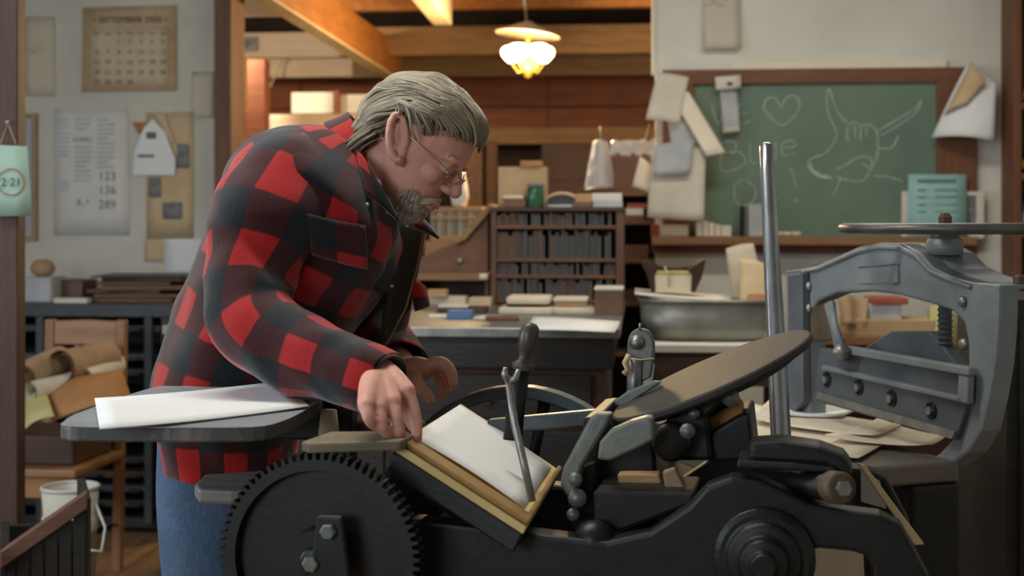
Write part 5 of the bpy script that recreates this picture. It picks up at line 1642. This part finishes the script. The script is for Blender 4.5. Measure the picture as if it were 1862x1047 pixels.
# head frame: x forward, y towards the viewer's side is -Y, z up
HT, HYAW = radians(33), radians(-12)
Hc = P(768, 274, 2.36)
HMx = Matrix.Translation(Hc) @ Matrix.Rotation(HT, 4, 'Y') @ Matrix.Rotation(HYAW, 4, 'Z')
h = lambda x, y, z: HMx @ V((x, y, z))
bd = MB()
NR = 28
head = [(.113, .0, -.06, .03), (.104, .03, -.088, .050), (.088, .055, -.102, .064), (.062, .071, -.112, .073), (.035, .0755, -.116, .076), (.012, .073, -.114, .0755), (-.008, .066, -.108, .073), (-.030, .066, -.096, .069),
        (-.052, .067, -.078, .064), (-.070, .066, -.055, .058), (-.088, .061, -.035, .050), (-.104, .053, -.017, .039), (-.114, .040, .002, .024)]
rs = []
for z, f_, b_, hw_ in head:
    cx, hx = (f_ + b_) / 2, (f_ - b_) / 2
    r_ = []
    for k in range(NR):
        t = 2 * pi * k / NR
        c_, s_ = cos(t), sin(t)
        e = .86
        r_.append(h(cx + hx * math.copysign(abs(c_) ** e, c_), hw_ * math.copysign(abs(s_) ** e, s_), z))
    rs.append(r_)
bd.rings(rs)
# features
bd.tube([h(.066, 0, .016), h(.074, 0, .002), h(.082, 0, -.014), h(.090, 0, -.028), h(.086, 0, -.037)], [.007, .0075, .009, .0115, .008], 12)
bd.ball((.089, 0, -.029), .0115, HMx)
for s in (-1, 1):
    bd.ball((.077, s * .011, -.033), (.011, .0085, .008), HMx)
    bd.ball((.064, s * .030, .015), (.014, .026, .009), HMx)          # brow
    bd.ball((.044, s * .041, -.024), (.022, .020, .020), HMx)         # cheek
    bd.ball((.058, s * .031, -.004), (.0125, .016, .0105), HMx)       # lids
    # ear: rim, lobe, bowl
    er_ = []
    for k in range(11):
        t = radians(-125 + k * 30)
        x_ = -.052 - .019 * cos(t) * 1.0
        z_ = -.006 + .034 * sin(t)
        er_.append(h(-.022 - .0165 * cos(t) - .55 * (z_ + .006), s * (.087 + .006 * cos(t)), z_ + .002))
    bd.tube(er_, [.0058, .0062, .0066, .0068, .007, .007, .0068, .0064, .006, .0058, .005], 8)
    bd.tube([h(-.034, s * .084, .016), h(-.028, s * .085, .0), h(-.018, s * .083, -.014)], [.004, .004, .003], 8)
    for q_ in (-.018, -.006, .006, .016):
        bd.ball((-.021 - .55 * q_, s * .075, q_ - .003), (.014, .008, .012), HMx)
    bd.ball((.000, s * .078, -.036), (.008, .006, .010), HMx)
    bd.ball((-.006, s * .078, -.006), (.005, .005, .008), HMx)
bd.ball((.066, 0, -.063), (.012, .024, .006), HMx)                     # lips
bd.ball((.063, 0, -.074), (.012, .020, .006), HMx)
bd.ball((.046, 0, -.100), (.018, .022, .016), HMx)                     # chin
# neck and trunk
chain(bd, [h(-.035, 0, -.02), h(-.055, 0, -.085), P(668, 325, 2.40), P(640, 350, 2.42)], [.062, .060, .064, .07], 20)
chain(bd, [P(640, 350, 2.42), P(580, 430, 2.44), P(500, 560, 2.46), P(430, 720, 2.5), P(405, 800, 2.52)], [.09, .115, .11, .11, .11], 20)
# near arm and hand (the man's right)
S1, E1, W1 = P(535, 345, 2.26), P(452, 565, 2.16), P(686, 682, 2.01)
chain(bd, [P(590, 380, 2.36), S1, E1, W1], [.07, .055, .044, .029], 14, 4)
k_in, k_mi, k_ri, k_pi = P(740, 712, 1.95), P(714, 732, 1.92), P(689, 743, 1.90), P(665, 738, 1.885)
for kk, r_ in ((k_in, .0135), (k_mi, .0135), (k_ri, .013), (k_pi, .012)):
    chain(bd, [W1 + V((.004, 0, .004)), W1.lerp(kk, .5) + V((0, 0, .006)), kk], [.024, .019, r_], 12)
fing = ([k_in, P(751, 742, 1.94), P(757, 775, 1.932), P(758, 803, 1.925)],
        [k_mi, P(720, 760, 1.905), P(726, 783, 1.905), P(732, 800, 1.91)],
        [k_ri, P(693, 768, 1.885), P(699, 782, 1.892), P(707, 791, 1.90)],
        [k_pi, P(670, 760, 1.872), P(677, 770, 1.88), P(686, 777, 1.89)])
for f_, r_ in zip(fing, (.0096, .0096, .0092, .0084)):
    chain(bd, f_, [r_ * 1.2, r_, r_ * .94, r_ * .8], 12)
chain(bd, [W1 + V((.012, .012, -.004)), P(728, 705, 1.980), P(742, 745, 1.985), P(752, 775, 1.980)], [.018, .0155, .012, .0095], 12)   # thumb behind
# far arm and hand (the man's left)
S2, E2, W2 = P(655, 390, 2.60), P(668, 590, 2.64), P(738, 674, 2.40)
chain(bd, [P(620, 400, 2.46), S2, E2, W2], [.07, .055, .042, .026], 14, 4)
pk = P(776, 668, 2.36)
for dy_, px_ in ((0, 0), (.02, -3), (.038, -8)):
    kk = pk + V((px_ * .001, dy_, -dy_ * .35))
    chain(bd, [W2, W2.lerp(kk, .5) + V((0, 0, .004)), kk], [.022, .019, .0145], 12)
    q0 = kk
    chain(bd, [q0, P(802 - dy_ * 300, 659 + dy_ * 250, 2.35 + dy_), P(820 - dy_ * 420, 676 + dy_ * 500, 2.345 + dy_), P(824 - dy_ * 520, 697 + dy_ * 600, 2.345 + dy_)], [.0135, .0115, .0105, .0085], 12)
chain(bd, [W2 + V((.008, -.01, -.008)), P(758, 696, 2.345), P(772, 713, 2.335), P(783, 726, 2.33)], [.018, .0135, .0115, .0092], 12)
# legs
HP1, HP2 = P(392, 810, 2.44), P(418, 810, 2.60)
for hp, kx in ((HP1, 385), (HP2, 428)):
    an = V((hp.x - .02, hp.y + .02, .08))
    chain(bd, [hp, hp.lerp(an, .5) + V((.02, 0, 0)), an], [.085, .055, .04], 14)
    chain(bd, [an, an + V((.15, 0, -.05))], [.04, .035], 12)
body = bd.build('body', 'skin', man)
rm = body.modifiers.new('skin', 'REMESH')
rm.mode, rm.voxel_size, rm.use_smooth_shade = 'VOXEL', .0026, True
sm = body.modifiers.new('soft', 'SMOOTH')
sm.factor, sm.iterations = .5, 6

# finger nails of the near hand
for a, b in ((P(757, 790, 1.9165), P(758, 801, 1.9165)), (P(727, 789, 1.8965), P(731, 798, 1.9015))):
    MB().tube([a, b], [.0048, .0042], 10, flat=.3, up=V((0, 1, 0))).build('nail', 'skin_lip', body)


# ---- hair: shell following the scalp, then combed locks
def strands(name, roots, m, parent, step, nstep, rad, flow, n=5):
    mb = MB()
    sh = []
    for p, tone in roots:
        pts = [p]
        q = p.copy()
        for i in range(nstep):
            q = flow(q, i / nstep)
            pts.append(q)
        w3 = [HMx @ p_ for p_ in pts]
        rr = [rad * (.55 + .45 * sin(pi * min(1, (i + .6) / (nstep + .6)))) * (1 if i < nstep else .35) for i in range(nstep + 1)]
        v0 = len(mb.v)
        mb.tube(w3, rr, n)
        sh += [tone] * (len(mb.v) - v0)
    o = mb.build(name, m, parent)
    at = o.data.attributes.new('shade', 'FLOAT', 'POINT')
    at.data.foreach_set('value', sh)
    return o


EC, ER = V((-.018, 0, .022)), V((.107, .090, .099))


def onhair(d, off=0.):
    d = d.normalized()
    return EC + V((d.x * (ER.x + off), d.y * (ER.y + off), d.z * (ER.z + off)))


def dirof(p):
    q = p - EC
    return V((q.x / ER.x, q.y / ER.y, q.z / ER.z)).normalized()


def inhair(p):
    x, z = p.x, p.z
    if x > .062:
        return z > .050
    if x > .028:
        return z > .034 + (x - .028) * .35
    if x > .004:
        return z > .004 + max(0, x - .012) * 1.6
    if x > -.048:
        return z > .024 - max(0, -x - .02) * .5
    return z > -.076 + max(0, x + .075) * 2.0


random.seed(11)
shell = MB()
nu, nv = 56, 36
grid = {}
for j in range(nv + 1):
    for i in range(nu):
        th, ph = pi * j / nv, 2 * pi * i / nu
        grid[i, j] = onhair(V((sin(th) * cos(ph), sin(th) * sin(ph), cos(th))), -.003)
fs = []
for j in range(nv):
    for i in range(nu):
        q = [grid[i, j], grid[(i + 1) % nu, j], grid[(i + 1) % nu, j + 1], grid[i, j + 1]]
        if inhair(sum(q, V((0, 0, 0))) / 4 - V((0, 0, .014))):
            fs.append(q)
for q in fs:
    shell.add([HMx @ p for p in q], [(0, 1, 2, 3)], True)
hair = shell.build('hair', 'hair_grey', man)
at = hair.data.attributes.new('shade', 'FLOAT', 'POINT')
at.data.foreach_set('value', [.25] * len(hair.data.vertices))
roots = []
while len(roots) < 1000:
    d = V((random.gauss(0, 1), random.gauss(0, 1), random.gauss(0, 1))).normalized()
    p = onhair(d, random.uniform(-.002, .005))
    if inhair(p):
        tone = max(0, min(1, random.gauss(.40, .13) + .25 * (p.x < -.09) + .12 * (p.z > .09)))
        roots.append((p, tone))
# extra locks along the front hairline
for k in range(70):
    y = random.uniform(-.06, .06)
    d = V((.9, y / .084 * .9, .42 + .25 * random.random()))
    roots.append((onhair(d, .001), max(0, min(1, random.gauss(.4, .18)))))


def flow(p, t):
    d = dirof(p)
    # combed back: away from the face, falling to the nape at the sides
    f_ = V((-1.0, 0, .55 if p.x > .02 else (-.2 if p.z > .05 else -.75)))
    f_ += V((0, .35 * (1 if p.y > 0 else -1), -.45)) * (1 if (abs(p.y) < .05 and p.x < .05) else .3)
    if p.x > -.05 and p.z < .05 and abs(p.y) > .05:      # over the ear
        f_ = V((-1, 0, .62))
    w = noise.noise_vector(p * 26) * .6
    f_ = f_ + w
    if p.z < -.012 and p.x < -.04:                        # loose at the nape
        return p + (V((-.25, 0, -1)) + w).normalized() * .0085
    nrm_ = V((d.x / ER.x, d.y / ER.y, d.z / ER.z)).normalized()
    f_ -= nrm_ * f_.dot(nrm_)
    q = p + f_.normalized() * .0085
    off = .006 + .010 * noise.noise(p * 30) + .003 * t
    tgt = onhair(dirof(q), off)
    return q.lerp(tgt, .45)


strands('hair_locks', roots, 'hair_grey', hair, .0085, 9, .0027, flow, 5)


# ---- beard and moustache
def beard_root(z, y):
    # surface of the lower face at height z, side y
    for a, b in zip(head, head[1:]):
        if b[0] <= z <= a[0]:
            t = (z - b[0]) / (a[0] - b[0])
            f_, b2, hw_ = (b[i] * (1 - t) + a[i] * t for i in (1, 2, 3))
            cx, hx = (f_ + b2) / 2, (f_ - b2) / 2
            s_ = max(-1, min(1, y / hw_))
            c_ = sqrt(max(0, 1 - abs(s_) ** (2 / .86))) ** .86 if abs(s_) < 1 else 0
            return V((cx + hx * c_, y, z))
    return V((.045, y, -.114))


roots = []
while len(roots) < 1700:
    z = random.uniform(-.113, -.062)
    y = random.uniform(-.056, .056)
    p = beard_root(z, y)
    if p.x < -.0 or (z > -.078 and p.x > .060):
        continue
    if z > -.080 and p.x > .02 and random.random() < .55:
        continue
    if p.x < .03 and random.random() < .6:
        continue
    p += V((.001, .006 * abs(y) / .05 * (1 if y > 0 else -1), 0))
    roots.append((p, max(0, min(1, random.gauss(.4 + (.2 if p.x > .045 else -.05), .2)))))
strands('beard', roots, 'beard_grey', man, .004, 3, .0010, lambda p, t: p + V((.0004, .0008 * (1 if p.y > 0 else -1), -.0036)) + noise.noise_vector(p * 90) * .0014, 4)
roots = []
for k in range(260):
    y = random.uniform(-.034, .034)
    p = beard_root(-.050 - abs(y) * .30 - random.random() * .008, y) + V((.008 - abs(y) * .12, 0, 0))
    roots.append((p, max(0, min(1, random.gauss(.72, .16)))))
strands('moustache', roots, 'beard_grey', man, .004, 4, .0014, lambda p, t: p + V((-.0008 - abs(p.y) * .02, .0030 * (1 if p.y > 0 else -1), -.0026)) + noise.noise_vector(p * 90) * .001, 4)
for s in (-1, 1):
    roots = []
    for k in range(70):
        y = s * random.uniform(.014, .050)
        roots.append((V((.078 - abs(y) * .35, y, .016 + random.uniform(-.003, .004))), random.gauss(.45, .15)))
    strands('eyebrow', roots, 'beard_grey', man, .003, 3, .0014, lambda p, t: p + V((-.0006, .0026 * s, .0004)) + noise.noise_vector(p * 90) * .0008, 4)
    MB().ball((.0625, s * .031, -.006), (.0098, .0105, .0062), HMx).build('eye', 'eye_white', body)
    MB().ball((.0715, s * .033, -.0072), (.0015, .0042, .0042), HMx).build('iris', 'ink', body)
# ---- eyeglasses
gl = MB()
G = []
for s in (-1, 1):
    gl_ = []
    for k in range(25):
        t = 2 * pi * k / 24
        gl_.append(h(.088 - .006 * abs(sin(t)) - .010 * (.5 + .5 * cos(t)), s * (.033 + .0195 * cos(t)), -.010 + .0145 * sin(t)))
    gl.tube(gl_, .0011, 6)
    gl.tube([h(.078, s * .0525, -.006), h(.062, s * .068, -.002), h(.01, s * .0765, .006), h(-.035, s * .079, .010), h(-.055, s * .080, .0)], .0011, 6)
    G.append(gl_[:-1])
gl.tube([h(.088, -.014, -.006), h(.092, 0, -.002), h(.088, .014, -.006)], .0011, 6)
glasses = gl.build('eyeglasses', 'wire', man)
for g in G:
    c_ = sum(g, V((0, 0, 0))) / len(g)
    mb = MB()
    mb.prism([c_.lerp(p, .97) for p in g], (HMx.to_3x3() @ V((.0008, 0, 0))))
    mb.build('lens', 'glass_clear', glasses)
mo = MB().tube([h(.072, -.020, -.069), h(.0775, 0, -.0675), h(.072, .020, -.069)], [.002, .003, .002], 8).build('lip', 'skin_lip', body)


# ---- clothing: lofted cloth with its own weave coordinates
def loft(name, rings_, m, parent, n=40, sub=1, wrinkle=.006, seed=0, cap=False, cv=0., thick=.004):
    """rings_: (centre, axis_a, axis_b) with half-extents folded into the axes"""
    rs, uv = [], []
    vv = cv
    prev = None
    # refine along the length
    fine = []
    m_ = len(rings_)
    for i in range(m_ - 1):
        ks = [rings_[max(i - 1, 0)], rings_[i], rings_[i + 1], rings_[min(i + 2, m_ - 1)]]
        for k in range(5):
            t = k / 5
            fine.append([.5 * ((2 * ks[1][j]) + (ks[2][j] - ks[0][j]) * t + (2 * ks[0][j] - 5 * ks[1][j] + 4 * ks[2][j] - ks[3][j]) * t * t + (3 * ks[1][j] - ks[0][j] - 3 * ks[2][j] + ks[3][j]) * t ** 3) for j in range(3)])
    fine.append(list(rings_[-1]))
    ref = max(a.length + b.length for _, a, b in rings_) * .5
    for i, (c_, a, b) in enumerate(fine):
        if prev is not None:
            vv += (c_ - prev).length
        prev = c_
        r_ = []
        for k in range(n):
            t = 2 * pi * k / n
            ct, st = cos(t), sin(t)
            e = .9
            d = a * math.copysign(abs(ct) ** e, ct) + b * math.copysign(abs(st) ** e, st)
            p = c_ + d
            dn = d.normalized()
            dg = (p.x * .6 + p.z * .8)                      # creases run down to the right across the body
            w_ = noise.noise(V((p.x * 5 + seed, p.y * 6, p.z * 9))) + 1.3 * (.5 - abs(noise.noise(V((dg * 17 + seed, p.y * 6, (p.x * .8 - p.z * .6) * 5))))) + .3 * noise.noise(V((p.x * 22, p.y * 20 + seed, p.z * 26)))
            r_.append(p + dn * wrinkle * w_)
        rs.append(r_)
        per = 2 * pi * ref
        uv.append(([per * k / n for k in range(n + 1)], vv))
    mb = MB().rings(rs, cap, True, uv)
    o = mb.build(name, m, parent)
    if thick:
        so = o.modifiers.new('cloth', 'SOLIDIFY')
        so.thickness, so.offset = thick, -1
    if sub:
        k = o.modifiers.new('round', 'SUBSURF')
        k.levels = k.render_levels = sub
    return o


def ring(px, py, d, ht, hw, tilt):
    """ring in px: ht half thickness in pixels along a direction tilted down to the right by tilt degrees, hw half width in metres in depth"""
    c_ = P(px, py, d)
    t = radians(tilt)
    a = V((cos(t), 0, -sin(t))) * (ht * d / F)
    b = V((0, hw, 0))
    return (c_, a, b)


torso = [ring(420, 842, 2.50, 112, .205, 2), ring(418, 760, 2.50, 122, .212, 6), ring(446, 665, 2.48, 138, .220, 14), ring(486, 570, 2.46, 146, .222, 22), ring(540, 470, 2.44, 162, .228, 27),
         ring(580, 375, 2.43, 172, .230, 31), ring(604, 318, 2.42, 138, .215, 34), ring(628, 284, 2.41, 92, .150, 36), ring(648, 262, 2.40, 62, .088, 36)]
jacket = loft('jacket', torso, 'plaid', man, 72, 1, .0135, 3)


def limb(pts, rads, n=32, bscale=1.0):
    """rings perpendicular to a bent limb"""
    out = []
    m_ = len(pts)
    for i in range(m_):
        T_ = (pts[min(i + 1, m_ - 1)] - pts[max(i - 1, 0)]).normalized()
        a = V((0, 1, 0)).cross(T_).normalized()
        b = T_.cross(a).normalized()
        out.append((pts[i], a * rads[i], b * rads[i] * bscale))
    return out


pxr = lambda r, d: r * d / F
sl = limb([P(556, 300, 2.34), P(516, 345, 2.27), P(486, 410, 2.23), P(462, 480, 2.20), P(448, 540, 2.165), P(462, 592, 2.14), P(510, 628, 2.11), P(570, 650, 2.075), P(630, 672, 2.04), P(676, 690, 2.01), P(700, 699, 2.0)],
          [pxr(78, 2.3), pxr(96, 2.25), pxr(94, 2.23), pxr(84, 2.2), pxr(78, 2.18), pxr(76, 2.16), pxr(72, 2.11), pxr(68, 2.07), pxr(62, 2.04), pxr(58, 2.01), pxr(54, 2.0)])
sleeve = loft('sleeve', sl, 'plaid', jacket, 48, 1, .0125, 9, cv=.03)
cuff = loft('cuff', limb([P(640, 676, 2.035), P(672, 688, 2.012), P(706, 701, 1.995)], [pxr(63, 2.03), pxr(62, 2.0), pxr(57, 2.0)]), 'plaid', jacket, 32, 1, .002, 5, cv=.012)
sl2 = limb([P(640, 360, 2.52), P(655, 400, 2.58), P(662, 500, 2.62), P(668, 590, 2.62), P(700, 640, 2.52), P(730, 668, 2.42)], [.08, .088, .08, .07, .06, .048])
loft('sleeve', sl2, 'plaid', jacket, 28, 1, .006, 2)
# collar: stand folded down, pointed tips
def sheetpx(name, quad, m, parent, bow=.0, th=.004, nu=8, nv=8, du=.02, dv=.02):
    q = [P(*p) for p in quad]
    mb = MB()
    a, b, c, d = q
    nr = (b - a).cross(d - a).normalized()
    if nr.y > 0:
        nr = -nr
    g, uvf = [], []
    W = nu + 1
    for j in range(nv + 1):
        for i in range(nu + 1):
            u, v = i / nu, j / nv
            p = a.lerp(b, u).lerp(d.lerp(c, u), v)
            g.append(p + nr * bow * sin(pi * u) * sin(pi * (.15 + .7 * v)))
    L1, L2 = (b - a).length, (d - a).length
    fs_, us_ = [], []
    for j in range(nv):
        for i in range(nu):
            fs_.append((j * W + i, j * W + i + 1, (j + 1) * W + i + 1, (j + 1) * W + i))
            us_.append([(x * L1 / nu + du, y * L2 / nv + dv) for x, y in ((i, j), (i + 1, j), (i + 1, j + 1), (i, j + 1))])
    mb.add(g, fs_, True, us_)
    o = mb.build(name, m, parent)
    so = o.modifiers.new('cloth', 'SOLIDIFY')
    so.thickness, so.offset = th, 0
    return o


col = limb([P(662, 240, 2.40), P(670, 262, 2.40), P(676, 286, 2.395)], [.066, .074, .088])
# collar as a tilted band round the neck
cb2 = []
for (px, py, ht, hw_, tl) in ((672, 268, 66, .075, 60), (662, 284, 76, .086, 58), (648, 300, 88, .104, 52)):
    cb2.append(ring(px, py, 2.40, ht, hw_, tl))
loft('collar', cb2, 'plaid', jacket, 36, 1, .003, 4, thick=.006)
sheetpx('collar_wing', [(648, 268, 2.30), (690, 330, 2.265), (724, 402, 2.27), (664, 352, 2.255)], 'plaid', jacket, .012, .006)
sheetpx('collar_wing', [(718, 398, 2.42), (758, 412, 2.46), (798, 434, 2.50), (752, 384, 2.48)], 'plaid', jacket, .006, .006)
# open far front with its edge and pocket flap
sheetpx('front_panel', [(716, 404, 2.40), (772, 424, 2.47), (744, 560, 2.47), (690, 655, 2.42)], 'jacket_lining', jacket, -.01, .006)
sheetpx('front_panel', [(764, 424, 2.48), (772, 424, 2.50), (738, 600, 2.50), (700, 655, 2.44)], 'plaid', jacket, .004, .006)
sheetpx('pocket_flap', [(742, 506, 2.47), (772, 522, 2.49), (779, 556, 2.49), (756, 566, 2.46)], 'plaid', jacket, .006, .008)
MB().tube([P(768, 428, 2.455), P(757, 490, 2.45), P(738, 560, 2.44), P(705, 622, 2.40), P(690, 640, 2.38)], .0022, 6).build('front_edge', 'jacket_edge', jacket)
# near front placket, chest pocket, buttons
sheetpx('pocket_flap', [(558, 388, 2.172), (664, 410, 2.200), (668, 490, 2.222), (566, 462, 2.185)], 'plaid', jacket, .012, .006, du=.075, dv=.07)
for (x, y, d) in ((668, 372, 2.225), (712, 520, 2.36)):
    MB().lathe([(.0035, 0), (.0035, .002), (.001, .003)], axis_frame(P(x, y, d), V((.2, -1, 0))), 12).build('button', 'steel_dull', jacket)
# shirt inside
loft('shirt', [ring(655, 500, 2.44, 60, .13, 30), ring(664, 420, 2.42, 70, .13, 34), ring(676, 350, 2.40, 62, .085, 46), ring(684, 306, 2.40, 58, .070, 54)], 'shirt_navy', man, 28, 1, .003, 8)
# jeans
for hp, kx, sd in ((HP1, 1, 1), (HP2, 0, 6)):
    an = V((hp.x - .02, hp.y + .02, .05))
    lg_ = limb([hp + V((.0, 0, .06)), hp + V((0, 0, -.06)), hp.lerp(an, .35) + V((.005, 0, 0)), hp.lerp(an, .55) + V((.01, 0, 0)), hp.lerp(an, .8), an], [.098, .098, .086, .074, .066, .064])
    loft('jeans_leg', lg_, 'denim', man, 32, 1, .008, sd)
    an.z = 0
    bt = MB()
    bt.prism([an + V(p) for p in ((-.09, -.05, 0), (.15, -.05, 0), (.20, 0, 0), (.15, .05, 0), (-.09, .05, 0))], V((0, 0, .025)))
    bt.ball(an + V((.08, 0, .04)), (.11, .05, .045))
    bt.cyl(an + V((-.03, 0, .02)), an + V((-.03, 0, .14)), .052, .048)
    bt.build('boot', 'boot', man)

for o_ in COL.objects:
    if o_.name.split('.')[0] in ('hair_locks', 'beard', 'moustache', 'eyebrow', 'printed_text', 'printed_numbers', 'printed_sundays', 'printed_numerals', 'printed_mark', 'printed_number', 'chalk_word', 'chalk_ox', 'chalk_heart'):
        o_['kind'] = 'stuff'
